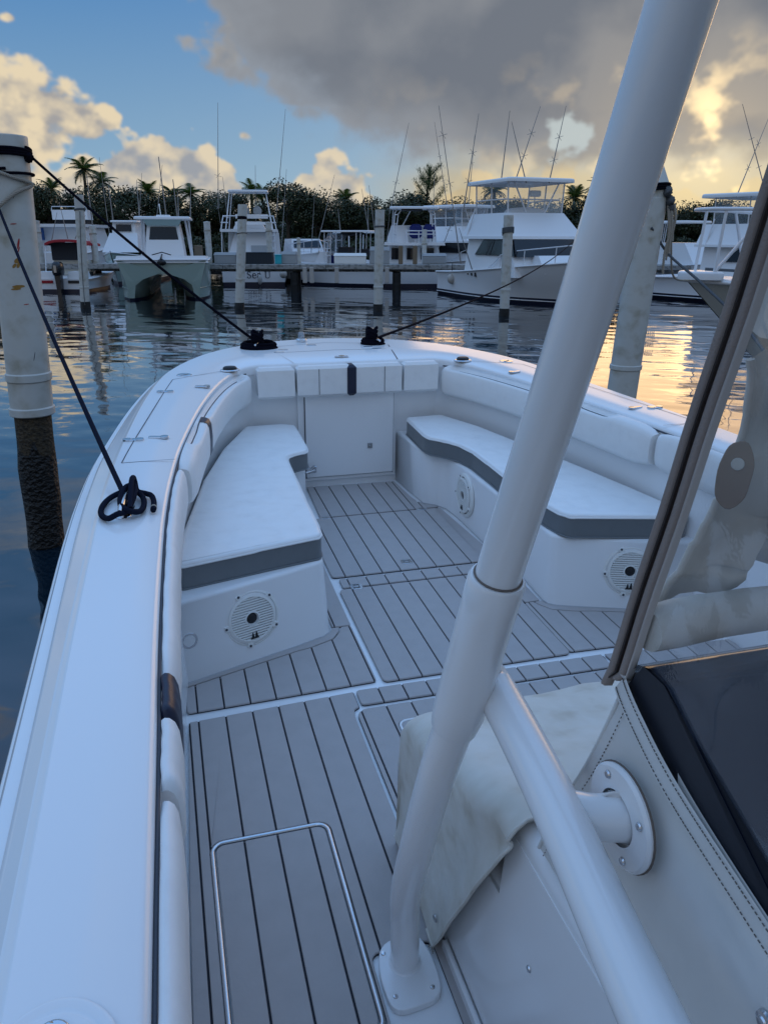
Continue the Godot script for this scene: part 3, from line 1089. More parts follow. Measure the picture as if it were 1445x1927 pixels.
func seats() -> void:
	# moulded seat boxes; their after faces lean forward
	for s in [0, 1]:
		var b := p2([-0.06, 2.262, 0.375, 2.418, 0.480, 2.460, 0.506, 2.482, 0.513, 2.515, 0.502, 2.76, 0.520, 2.94, 0.533, 3.45, 0.548, 3.58, 0.585, 3.645, 0.640, 3.690, 0.668, 4.122, 0.40, 4.122, 0.22, 3.82, 0.08, 3.35, -0.01, 2.85, -0.05, 2.5])
		var t := p2([-0.06, 2.300, 0.375, 2.462, 0.470, 2.502, 0.494, 2.522, 0.500, 2.555, 0.498, 2.76, 0.520, 2.94, 0.533, 3.45, 0.548, 3.58, 0.585, 3.645, 0.640, 3.690, 0.668, 4.122, 0.40, 4.122, 0.22, 3.82, 0.08, 3.35, -0.01, 2.85, -0.05, 2.5])
		if s == 1:
			b = mirror(b)
			t = mirror(t)
		var st := S()
		prism(st, b, -0.012, 0.288, 0.016, true, t, 4)
		put("seat_box", st, M.gelcoat, boat)
		# bead of sealant round the foot
		st = S()
		var line := PackedVector3Array()
		for i in 12:
			line.append(V(b[i].x, b[i].y, 0.0))
		tube(st, line, 0.003, 6)
		put("foot_bead", st, M.bead, boat)
	# speakers in the seat boxes
	var lean := Vector3(0.335, 0.14, 0.93)
	speaker(V(0.208, 2.398, 0.155), Vector3(0.33, 0.14, 0.94), 0.112)
	speaker(V(1.712, 2.398, 0.155), Vector3(-0.33, 0.14, 0.94), 0.112)
	speaker(V(1.392, 3.36, 0.155), Vector3(-1.0, 0.0, -0.02), 0.112)
	# drain in the port seat box
	var z := Vector3(0.33, 0.14, 0.94).normalized()
	var x := Vector3.UP.cross(z).normalized()
	var xf := Transform3D(Basis(x, z, -z.cross(x)), V(-0.005, 2.310, 0.145))
	var st2 := S()
	lathe(st2, PackedVector2Array([Vector2(0.030, 0), Vector2(0.030, 0.004), Vector2(0.027, 0.007), Vector2(0.021, 0.007), Vector2(0.019, 0.003)]), Transform3D(), 24)
	var d := put("drain", st2, M.steel, boat, xf)
	st2 = S()
	lathe(st2, PackedVector2Array([Vector2(0.0195, 0.003), Vector2(0.0, 0.003)]), Transform3D(), 20)
	put("strainer", st2, M.seam, d)


func bolsters() -> void:
	# padded front of the bow, three pieces
	for q in [[0.462, 0.658], [0.672, 1.254], [1.268, 1.466]]:
		var st := S()
		box(st, V((q[0] + q[1]) / 2, 4.075, 0.612), Vector3(q[1] - q[0], 0.166, 0.07), 0.014)
		var b := put("front_bolster", st, M.vinyl, boat)
		if q[1] - q[0] > 0.4:
			st = S()
			for p in [[V(0.945, 4.038, 0.529), V(0.994, 4.038, 0.697)]]:
				box(st, V(0.9695, 4.074, 0.612), Vector3(0.05, 0.170, 0.075), 0.014)
			put("navy_stripe", st, M.navy_vinyl, b)
			for x in [0.79, 1.155]:
				st = S()
				box(st, V(x, 4.0405, 0.612), Vector3(0.003, 0.138, 0.004))
				put("seam", st, M.seam, b)
	for s in [-1.0, 1.0]:
		var n := side_line(INNER, s, 97, 0, 17)
		var t := side_line(STRIP, s, 97, 0, 17)
		# roll along the walkway, in lengths that meet in seams
		for q in [[0, 16.6, "vinyl"], [16.9, 19.6, "vinyl"], [19.8, 22.2, "navy_vinyl"], [22.4, 44.0, "vinyl"]]:
			var rows := []
			var m := 30
			for i in m + 1:
				var u: float = lerpf(q[0], q[1], float(i) / m)
				var k := mini(int(u), 95)
				var p := n[k].lerp(n[k + 1], u - k)
				var off := (n[k] - t[k]).normalized()
				var e := minf(float(i), float(m - i)) / m * 12.0
				var f := 1.0 if e > 1 else 0.82 + 0.18 * sqrt(e)
				var wob := 0.0022 * sin(u * 3.1) + 0.0016 * sin(u * 7.7 + 1.0)
				var row := PackedVector3Array()
				for a in [[0.006, 0.652], [0.008, 0.666], [0.014, 0.670], [0.022, 0.668], [0.031, 0.658], [0.037, 0.638], [0.039, 0.60], [0.037, 0.55], [0.028, 0.515], [0.006, 0.500]]:
					row.append(p + off * (a[0] + wob * 0.35) * f + Vector3(0, 0.58 + (a[1] - 0.58) * f, 0))
				rows.append(row)
			var st := S()
			grid(st, rows)
			fan(st, rows[0])
			fan(st, rows[m])
			put("coaming_bolster" if q[2] == "vinyl" else "navy_band", st, M[q[2]], boat)
		# seat backs: a thick pad with a step near the top
		var rows2 := []
		var m2 := 48
		for i in m2 + 1:
			var u := lerpf(44.3, 67.6, float(i) / m2)
			var k := mini(int(u), 95)
			var p := n[k].lerp(n[k + 1], u - k)
			var off := (n[k] - t[k]).normalized()
			var e := minf(float(i), float(m2 - i)) / m2 * 14.0
			var f := 1.0 if e > 1 else 0.75 + 0.25 * sqrt(e)
			var dip := smoothstep(7.0, 9.5, i) * smoothstep(45.5, 43.0, i) * (1.0 - 0.9 * smoothstep(2.6, 0.6, absf(i - 15.3)))
			var row := PackedVector3Array()
			for a in [[0.004, 0.660, 0.0], [0.008, 0.672, 0.0], [0.016, 0.674, 1.0], [0.024, 0.672, 1.3], [0.040, 0.668, 1.0], [0.052, 0.660, 0.3], [0.060, 0.640, 0.0], [0.062, 0.585, 0.0], [0.058, 0.525, 0.0], [0.046, 0.506, 0.0], [0.010, 0.500, 0.0]]:
				row.append(p + off * (a[0] * f - 0.004 * a[2] * dip) + Vector3(0, 0.58 + (a[1] - 0.58) * f - 0.022 * a[2] * dip, 0))
			rows2.append(row)
		var st2 := S()
		grid(st2, rows2)
		fan(st2, rows2[0])
		fan(st2, rows2[m2])
		var back := put("coaming_bolster", st2, M.vinyl, boat)
		# dark line where the pad meets the coaming, and the navy crescent
		st2 = S()
		var line := PackedVector3Array()
		for i in range(9, 42):
			line.append(rows2[i][3] + Vector3(0, 0.0005, 0))
		tube(st2, line, 0.0028, 5)
		put("piping", st2, M.seam, back)
		if s > 0:
			continue
		st2 = S()
		var band := []
		for i in [14.6, 16.0]:
			var k := int(i)
			var row := PackedVector3Array()
			for j in range(3, 10):
				var c: Vector3 = (rows2[k][j] as Vector3).lerp(rows2[k + 1][j], i - k)
				var off := (n[int(lerpf(44.3, 67.6, i / m2))] - t[int(lerpf(44.3, 67.6, i / m2))]).normalized()
				row.append(c + off * 0.002 + Vector3(0, 0.002 if j < 6 else 0.0, 0))
			band.append(row)
		grid(st2, band)
		put("navy_band", st2, M.navy_vinyl, back)


func cleat(p: Vector3, turn: float, parent: Node) -> Node3D:
	var st := S()
	prism(st, rrect(-0.055, -0.022, 0.055, 0.022, 0.02), 0.0, 0.004, 0.0015)
	var c := put("cleat", st, M.steel, parent, Transform3D(Basis(Vector3.UP, turn), p))
	st = S()
	for x in [-0.025, 0.025]:
		rod(st, Vector3(x, 0, 0), Vector3(x * 0.9, 0.030, 0), 0.009, 0.007)
	tube(st, PackedVector3Array([Vector3(-0.075, 0.030, 0), Vector3(-0.04, 0.034, 0), Vector3(0.04, 0.034, 0), Vector3(0.075, 0.030, 0)]), [0.006, 0.010, 0.010, 0.006], 10)
	put("horn", st, M.steel, c)
	return c


func deck_fittings() -> void:
	for s in [-1.0, 1.0]:
		# the long lid in the covering board: a hairline seam, hinges and latches
		var st := S()
		var line := PackedVector3Array([deck_at(0.964, 2.597, s)])
		for q in [[1.129, 2.597], [1.092, 2.87], [0.985, 3.55], [0.93, 3.86]]:
			line.append(deck_at(q[0], q[1], s))
		line = crv([line[1], line[2], line[3], line[4]], 14)
		ribbon(st, line, 0.0035, 0.0075)
		ribbon(st, PackedVector3Array([deck_at(0.955, 2.597, s), deck_at(1.129, 2.597, s)]), 0.0035, 0.0075)
		ribbon(st, PackedVector3Array([deck_at(0.69, 4.0, s), deck_at(0.93, 3.86, s)]), 0.0035, 0.0075)
		put("lid_seam", st, M.seam, boat)
		for q in [[1.096, 2.865, 0.06, 0.026], [1.007, 2.878, 0.075, 0.02], [0.97, 3.612, 0.06, 0.026], [0.80, 3.682, 0.07, 0.02]]:
			st = S()
			var c := deck_at(q[0], q[1], s)
			var dir: float = 0.25 * s if q[2] > 0.065 else 0.1 * s
			prism(st, rrect(-q[2] / 2, -q[3] / 2, q[2] / 2, q[3] / 2, q[3] * 0.48), 0.0, 0.006, 0.002)
			if q[2] < 0.065:
				lathe(st, PackedVector2Array([Vector2(0.016, 0.0), Vector2(0.016, 0.007), Vector2(0.0, 0.008)]), at(Vector3(-0.022, 0, 0)), 12)
				lathe(st, PackedVector2Array([Vector2(0.016, 0.0), Vector2(0.016, 0.007), Vector2(0.0, 0.008)]), at(Vector3(0.022, 0, 0)), 12)
			else:
				lathe(st, PackedVector2Array([Vector2(0.015, 0.0), Vector2(0.015, 0.008), Vector2(0.0, 0.009)]), at(Vector3(-s * 0.022, 0, 0)), 12)
			put("lid_hinge" if q[2] < 0.065 else "lid_latch", st, M.steel, boat, Transform3D(Basis(Vector3.UP, dir), c + Vector3(0, 0.006, 0)))
		# flush fuel plate and rod holder
		st = S()
		lathe(st, PackedVector2Array([Vector2(0.038, 0.0), Vector2(0.038, 0.003), Vector2(0.034, 0.005), Vector2(0.0, 0.004)]), Transform3D(), 24)
		box(st, Vector3(0, 0.006, 0), Vector3(0.045, 0.003, 0.010), 0.001)
		put("filler_cap", st, M.steel, boat, at(deck_at(0.872, 3.95, s) + Vector3(0, 0.005, 0), Basis(Vector3.UP, 0.7)))
		st = S()
		lathe(st, PackedVector2Array([Vector2(0.044, 0.0), Vector2(0.044, 0.004), Vector2(0.038, 0.008), Vector2(0.03, 0.008), Vector2(0.03, 0.0)]), Transform3D().scaled(Vector3(1.15, 1, 0.85)), 24)
		var rh := put("rod_holder", st, M.steel, boat, at(deck_at(0.64, 4.02, s) + Vector3(0, 0.004, 0)))
		st = S()
		lathe(st, PackedVector2Array([Vector2(0.031, 0.0), Vector2(0.031, 0.016), Vector2(0.024, 0.022), Vector2(0.0, 0.024)]), Transform3D().scaled(Vector3(1.15, 1, 0.85)), 24)
		put("cap", st, M.black, rh)
		# foredeck seam from the front bolster to the bow line
		st = S()
		ribbon(st, PackedVector3Array([deck_at(0.292, 4.125, s), deck_at(0.36, 4.55, s)]), 0.006, 0.009)
		put("deck_seam", st, M.seam if s > 0 else M.gelcoat, boat)
		cleat(deck_at(0.42 if s < 0 else 0.275, 4.6, s) + Vector3(0, 0.006, 0), 1.2 * -s, boat)
	cleat(V(-0.145, 2.137, GY + 0.006), 1.45, boat)
	# anchor locker lid and its hinges
	var st := S()
	ribbon(st, PackedVector3Array([deck_at(0.33, 4.42, -1.0), deck_at(0.0, 4.445, 1.0), deck_at(0.31, 4.42, 1.0)]), 0.004, 0.009)
	ribbon(st, PackedVector3Array([deck_at(0.30, 4.62, -1.0), deck_at(0.0, 4.70, 1.0), deck_at(0.28, 4.62, 1.0)]), 0.004, 0.009)
	put("locker_seam", st, M.seam, boat)
	for q in [[-0.325, 4.42], [-0.29, 4.50], [0.22, 4.50], [0.255, 4.43], [-0.1, 4.62]]:
		st = S()
		prism(st, rrect(-0.03, -0.012, 0.03, 0.012, 0.009), 0.0, 0.005, 0.0015)
		put("locker_hinge", st, M.steel, boat, at(deck_at(q[0], q[1], 1.0) + Vector3(0, 0.007, 0), Basis(Vector3.UP, 0.3 * q[0])))
	st = S()
	prism(st, rrect(-0.04, -0.011, 0.04, 0.011, 0.01), 0.0, 0.006, 0.002)
	lathe(st, PackedVector2Array([Vector2(0.016, 0.0), Vector2(0.016, 0.009), Vector2(0.0, 0.010)]), Transform3D(), 14)
	put("locker_latch", st, M.steel, boat, at(V(0.955, 4.225, GY + 0.026)))
	# bow light
	st = S()
	lathe(st, PackedVector2Array([Vector2(0.032, 0.0), Vector2(0.032, 0.008), Vector2(0.024, 0.012)]), Transform3D().scaled(Vector3(1, 1, 1.5)), 20)
	var nl := put("bow_light", st, M.steel, boat, at(V(0.826, 4.775, 0.715)))
	st = S()
	lathe(st, PackedVector2Array([Vector2(0.020, 0.012), Vector2(0.020, 0.040), Vector2(0.015, 0.050), Vector2(0.0, 0.052)]), Transform3D(), 20)
	put("lens", st, M.pane, nl)
	# pull-up cleat in its dished seat, nearest the lens
	st = S()
	var rows := []
	for k in [[1.0, 0.0075], [0.94, 0.010], [0.86, 0.006], [0.78, 0.0085]]:
		var row := PackedVector3Array()
		for j in 40:
			var u := TAU * j / 40
			row.append(Vector3(cos(u) * 0.073 * k[0], k[1], sin(u) * 0.093 * k[0]))
		rows.append(row)
	grid(st, rows, true)
	fan(st, rows[3])
	var pc := put("pull_up_cleat", st, M.gelcoat, boat, at(V(-0.176, 0.565, GY)))
	st = S()
	prism(st, rrect(-0.019, -0.075, 0.019, 0.066, 0.019), 0.008, 0.014, 0.003, true, PackedVector2Array(), 3)
	put("cover_plate", st, M.steel, pc)
	st = S()
	prism(st, rrect(-0.0065, -0.06, 0.0065, 0.048, 0.006), 0.010, 0.0165, 0.002, true, PackedVector2Array(), 2)
	put("bar", st, M.steel, pc)


func screw(p: Vector3, n: Vector3, r: float, parent: Node) -> void:
	var y := n.normalized()
	var x := (Vector3.RIGHT if absf(y.x) < 0.8 else Vector3.UP).cross(y).normalized()
	var xf := Transform3D(Basis(x, y, x.cross(y)), p)
	var st := S()
	lathe(st, PackedVector2Array([Vector2(r, 0.0), Vector2(r * 0.8, r * 0.4), Vector2(0.0, r * 0.5)]), Transform3D(), 12)
	var s := put("screw", st, M.steel, parent, xf)
	st = S()
	box(st, Vector3(0, r * 0.5, 0), Vector3(r * 1.1, r * 0.1, r * 0.25))
	box(st, Vector3(0, r * 0.51, 0), Vector3(r * 0.25, r * 0.1, r * 1.1))
	if parent == boat:
		put("slot", st, M.black, s)


func tower() -> void:
	var t := Node3D.new()
	t.name = "tower_frame"
	boat.add_child(t, true)
	var st := S()
	var foot := V(0.377, 1.105, 0.0)
	var leg := crv([foot + Vector3(0, 0.004, 0), V(0.370, 1.092, 0.15), V(0.358, 1.055, 0.265), V(0.352, 0.985, 0.45), V(0.358, 0.92, 0.66), V(0.368, 0.868, 0.82), V(0.389, 0.812, 1.07), V(0.4245, 0.735, 1.40), V(0.462, 0.655, 1.76), V(0.48, 0.61, 1.95)], 60)
	tube(st, leg, 0.0302, 28)
	put("leg_pipe", st, M.paint, t)
	st = S()
	var slv := PackedVector3Array()
	var rad := []
	for k in 13:
		var y := lerpf(0.79, 1.055, k / 12.0) if k > 0 and k < 12 else (0.785 if k == 0 else 1.057)
		if k == 11:
			y = 1.052
		slv.append(Vector3.ZERO)
		for i in leg.size() - 1:
			if leg[i].y <= y and leg[i + 1].y >= y:
				slv[k] = leg[i].lerp(leg[i + 1], (y - leg[i].y) / (leg[i + 1].y - leg[i].y))
		rad.append(0.0382 if k > 0 and k < 12 else 0.0350)
	tube(st, slv, rad, 28)
	put("sleeve", st, M.paint, t)
	st = S()
	lathe(st, PackedVector2Array([Vector2(0.0306, -0.0015), Vector2(0.0328, 0.0018), Vector2(0.0306, 0.003)]), Transform3D(Basis(Quaternion(Vector3.UP, (slv[12] - slv[10]).normalized())), slv[12]), 28)
	put("sealant", st, M.caulk, t)
	# brace running aft to the console
	st = S()
	var brace := PackedVector3Array([V(0.402, 0.878, 0.872), V(0.418, 0.85, 0.848), V(0.404, 0.66, 0.836), V(0.368, 0.40, 0.827), V(0.33, 0.1, 0.82), V(0.30, -0.2, 0.815)])
	tube(st, crv(Array(brace), 24), 0.0302, 28)
	put("brace_pipe", st, M.paint, t)
	st = S()
	tube(st, crv([V(0.400, 0.640, 0.832), V(0.44, 0.620, 0.827), V(0.473, 0.612, 0.826), V(0.4775, 0.612, 0.826)], 12), [0.026, 0.026, 0.026, 0.0265, 0.027, 0.0275, 0.028, 0.029, 0.0305, 0.0335, 0.037, 0.040], 24)
	put("standoff", st, M.paint, t)
	var fl := Transform3D(Basis(Quaternion(Vector3.UP, Vector3(-1, 0.0, 0.0))), V(0.4765, 0.612, 0.826))
	st = S()
	lathe(st, PackedVector2Array([Vector2(0.0, 0.0), Vector2(0.064, 0.0), Vector2(0.064, 0.004), Vector2(0.060, 0.0075), Vector2(0.034, 0.0085)]), fl, 40)
	put("flange", st, M.paint, t)
	st = S()
	lathe(st, PackedVector2Array([Vector2(0.0655, -0.001), Vector2(0.0655, 0.0012), Vector2(0.060, 0.0014)]), fl, 40)
	put("sealant", st, M.caulk, t)
	for a in [1.0, 2.6, 4.2, 5.6]:
		screw(V(0.4675, 0.612 + 0.050 * cos(a), 0.826 + 0.050 * sin(a)), Vector3(-1, 0, 0), 0.0052, t)
	# foot plate
	st = S()
	prism(st, rounded(p2([0.322, 1.000, 0.432, 1.010, 0.440, 1.100, 0.424, 1.172, 0.335, 1.160, 0.316, 1.09]), 0.035, 5), -0.010, 0.0055, 0.003, true, PackedVector2Array(), 3)
	put("foot_plate", st, M.paint, t)
	st = S()
	lathe(st, PackedVector2Array([Vector2(0.036, 0.005), Vector2(0.0325, 0.008), Vector2(0.0302, 0.014)]), at(foot), 28)
	put("weld", st, M.paint, t)
	for q in [[0.338, 1.135], [0.336, 1.035], [0.415, 1.035], [0.412, 1.145]]:
		screw(V(q[0], q[1], 0.0055), Vector3.UP, 0.0055, t)
	# hard top over the helm, carried by the frame
	st = S()
	prism(st, rounded(p2([0.33, -1.6, 1.59, -1.6, 1.59, 0.62, 1.45, 0.80, 0.47, 0.80, 0.33, 0.62]), 0.12, 5), 2.0, 2.07, 0.03, true, PackedVector2Array(), 3)
	put("hard_top", st, M.gelcoat, t)
	# the roof frame that the leg runs up to
	st = S()
	tube(st, crv([V(0.478, 0.628, 1.86), V(0.53, 0.70, 1.80), V(0.66, 0.74, 1.785), V(1.0, 0.76, 1.79), V(1.42, 0.76, 1.785)], 22), 0.0302, 20)
	put("roof_pipe", st, M.paint, t)


func console() -> void:
	var c := Node3D.new()
	c.name = "console"
	boat.add_child(c, true)
	# lower block with rounded shoulders, and the seat box before it (under the canvas)
	var st := S()
	prism(st, rounded(p2([0.480, -1.2, 1.440, -1.2, 1.440, 0.90, 0.480, 0.90]), 0.012, 3), -0.01, 0.588, 0.030, true, PackedVector2Array(), 5)
	put("lower_block", st, M.gelcoat, c)
	st = S()
	prism(st, rounded(p2([0.4806, 0.7, 1.438, 0.7, 1.438, 1.36, 0.4806, 1.36]), 0.05, 4), -0.01, 0.40, 0.03, true, PackedVector2Array(), 4)
	put("seat_box", st, M.gelcoat, c)
	st = S()
	prism(st, p2([0.466, -1.2, 0.478, -1.2, 0.478, 1.12, 0.466, 1.12]), -0.012, 0.026, 0.004)
	put("kick_strip", st, M.gelcoat, c)
	# upper block
	st = S()
	var prof := [[0.80, 0.585], [0.735, 0.78], [0.674, 0.955], [0.640, 1.015], [0.60, 1.015], [0.40, 0.895], [0.10, 0.84], [-1.2, 0.82], [-1.2, 0.585]]
	var l := PackedVector3Array()
	var r := PackedVector3Array()
	for q in prof:
		l.append(V(0.494, q[0], q[1]))
		r.append(V(1.426, q[0], q[1]))
	grid(st, [l, r], true, range(9))
	st.set_smooth_group(-1)
	fan(st, l)
	fan(st, r, true)
	put("upper_block", st, M.helm_trim, c)
	# dark glossy dash under the clear side curtain
	st = S()
	var dl := PackedVector3Array()
	var dr := PackedVector3Array()
	for q in [[0.679, 0.955], [0.668, 0.985], [0.648, 1.012], [0.622, 1.022], [0.59, 1.017], [0.50, 0.966], [0.398, 0.908], [0.25, 0.872], [0.10, 0.848], [-0.9, 0.830]]:
		dl.append(V(0.4925, q[0], q[1]))
		dr.append(V(1.4275, q[0], q[1]))
	grid(st, [dl, dr])
	put("dash_panel", st, M.acrylic, c)
	st = S()
	rod(st, V(0.62, 0.52, 0.985), V(0.66, 0.40, 0.962), 0.004)
	rod(st, V(0.72, 0.56, 1.0), V(0.80, 0.40, 0.965), 0.004)
	lathe(st, PackedVector2Array([Vector2(0.04, 0.0), Vector2(0.04, 0.01), Vector2(0.0, 0.012)]), at(V(0.74, 0.585, 1.0)), 20)
	put("dash_instrument", st, M.black, c)
	# side panel screwed over both blocks
	st = S()
	var pl := PackedVector3Array()
	var pr := PackedVector3Array()
	for q in [[-1.2, 0.03], [1.318, 0.03], [1.322, 0.36], [0.905, 0.385], [0.892, 0.548], [-1.2, 0.548]]:
		pl.append(V(0.4782, q[0], q[1]))
		pr.append(V(0.4830, q[0], q[1]))
	grid(st, [pl, pr], true, range(6))
	st.set_smooth_group(-1)
	var p0 := [pl[0], pl[1], pl[2], pl[3], pl[4], pl[5]]
	quad(st, p0[0], p0[1], p0[2], p0[3])
	quad(st, p0[0], p0[3], p0[4], p0[5])
	put("side_panel", st, M.gelcoat, c)
	for q in [[0.4777, 0.780, 0.357], [0.4777, 0.985, 0.357], [0.4777, 0.60, 0.36]]:
		screw(V(q[0], q[1], q[2]), Vector3(-1, 0, 0), 0.0062, c)


# ---------------------------------------------------------------- loose things on and round the near boat
func cushion(called: String, label: String, out: PackedVector2Array) -> void:
	var o := thing(called, label, "cushion", "bench cushions in the bow", BT)
	var f := rounded(out, 0.022, 4)
	var st := S()
	prism(st, inset(f, 0.002), 0.290, 0.372, 0.0, true)
	put("side_band", st, M.grey_vinyl, o)
	st = S()
	var wav := PackedVector2Array()
	prism(st, f, 0.371, 0.389, 0.016, true, wav, 4)
	put("top_panel", st, M.vinyl_soft, o)
	for y in [0.373, 0.291]:
		var line := PackedVector3Array()
		for i in f.size():
			line.append(V(f[i].x, f[i].y, y + 0.0012 * sin(i * 0.9)))
		st = S()
		tube(st, line, 0.0036, 6, true)
		put("piping", st, M.vinyl if y > 0.3 else M.grey_vinyl, o)


func line_between(a: Vector3, b: Vector3, sag: float, n := 24) -> PackedVector3Array:
	var out := PackedVector3Array()
	for i in n:
		var t := float(i) / (n - 1)
		out.append(a.lerp(b, t) - Vector3(0, sag * 4.0 * t * (1.0 - t), 0))
	return out


func twisted(st: SurfaceTool, path: PackedVector3Array, r: float, pitch: float, sides := 6) -> void:     # a rope laid of three strands
	var side := Vector3.UP
	var len := 0.0
	var strands := [PackedVector3Array(), PackedVector3Array(), PackedVector3Array()]
	for i in path.size():
		var t := (path[mini(i + 1, path.size() - 1)] - path[maxi(i - 1, 0)]).normalized()
		if absf(t.y) > 0.95 and i == 0:
			side = Vector3.RIGHT
		side = (side - t * side.dot(t)).normalized()
		var w := t.cross(side)
		if i > 0:
			len += path[i].distance_to(path[i - 1])
		for k in 3:
			var u := TAU * (len / pitch + k / 3.0)
			strands[k].append(path[i] + (side * cos(u) + w * sin(u)) * r * 0.52)
	for s in strands:
		tube(st, s, r * 0.56, sides)


func resample(path: PackedVector3Array, step: float) -> PackedVector3Array:
	var out := PackedVector3Array([path[0]])
	var left := step
	for i in path.size() - 1:
		var a := path[i]
		var b := path[i + 1]
		var d := a.distance_to(b)
		var s := left
		while s <= d:
			out.append(a.lerp(b, s / d))
			s += step
		left = s - d
	return out


func pile(called: String, label: String, foot: Vector3, top: Vector3, r: float, collars: Array, wet: float, sleeve_from: float) -> Node3D:
	var o := thing(called, label, "piling", "white sleeved pilings in the water", at(Vector3(foot.x, 0, foot.z)))
	var axis := top - foot
	var lean := Vector3(axis.x / axis.y, 1.0, axis.z / axis.y)
	var b := Basis(Vector3.RIGHT, lean, Vector3.BACK)
	var xf := Transform3D(b, Vector3.ZERO)
	var st := S()
	var prof := PackedVector2Array([Vector2(r, sleeve_from)])
	for c in collars:
		prof.append_array(PackedVector2Array([Vector2(r, c - 0.03), Vector2(r * 1.07, c - 0.022), Vector2(r * 1.07, c + 0.022), Vector2(r, c + 0.03)]))
	prof.append_array(PackedVector2Array([Vector2(r * 0.985, axis.y - 0.006), Vector2(r * 0.97, axis.y), Vector2(0, axis.y + 0.002)]))
	lathe(st, prof, xf, 36)
	put("sleeve", st, M.pvc, o)
	# wet core with its crust of growth
	st = S()
	var rows := []
	for i in 14:
		var y := lerpf(-0.7, maxf(wet, sleeve_from + 0.01), i / 13.0)
		var row := PackedVector3Array()
		for j in 26:
			var u := TAU * j / 26
			var crust := smoothstep(wet, wet - 0.12, y)
			var rr := r * (0.86 if sleeve_from > 0.4 else 1.02) * (1.0 + crust * (0.06 + 0.16 * nB.get_noise_3d(cos(u) * 4.0 + foot.x * 9.0, y * 22.0, sin(u) * 4.0)))
			row.append(xf * Vector3(rr * cos(u), y, rr * sin(u)))
		rows.append(row)
	grid(st, rows, true)
	put("wet_foot", st, M.wood_wet, o)
	if sleeve_from > wet + 0.05:
		st = S()
		lathe(st, PackedVector2Array([Vector2(r * 0.87, wet - 0.1), Vector2(r * 0.87, sleeve_from + 0.01)]), xf, 26)
		put("bare_wood", st, M.wood_brown, o)
	return o


func ring_path(c: Vector3, r: float, tilt: float, phase := 0.0, n := 40, turns := 1.0, climb := 0.0) -> PackedVector3Array:
	var out := PackedVector3Array()
	for i in n:
		var u := TAU * turns * i / (n - 1) + phase
		out.append(c + Vector3(r * cos(u), tilt * sin(u + 0.6) * r + climb * i / (n - 1), r * sin(u)))
	return out


func near_things() -> void:
	cushion("seat_cushion", "long white bench cushion with grey sides, nearer the coiled navy dock line", p2([-0.02, 2.392, 0.25, 2.462, 0.480, 2.520, 0.497, 2.545, 0.503, 2.634, 0.505, 2.9, 0.512, 3.161, 0.516, 3.40, 0.521, 3.474, 0.545, 3.515, 0.605, 3.540, 0.635, 3.565, 0.642, 3.62, 0.650, 4.02, 0.640, 4.035, 0.582, 4.066, 0.385, 4.060, 0.235, 3.674, 0.121, 3.257, 0.045, 2.862, 0.006, 2.65]))
	cushion("seat_cushion", "long white bench cushion with wavy grey front edge, behind the thick tower leg", p2([1.935, 2.372, 1.859, 2.372, 1.472, 2.475, 1.447, 2.51, 1.430, 2.61, 1.411, 2.907, 1.415, 3.18, 1.413, 3.36, 1.394, 3.47, 1.344, 3.57, 1.290, 3.625, 1.272, 3.69, 1.284, 4.045, 1.50, 4.06, 1.616, 3.78, 1.689, 3.49, 1.80, 3.064, 1.88, 2.7, 1.918, 2.5]))
	canvas_cover()
	curtain()
	ropes()
	near_pilings()


func facing(p: Vector3, n: Vector3) -> Transform3D:
	var y := n.normalized()
	var x := Vector3.UP.cross(y).normalized()
	return Transform3D(Basis(x, y, x.cross(y)), p)


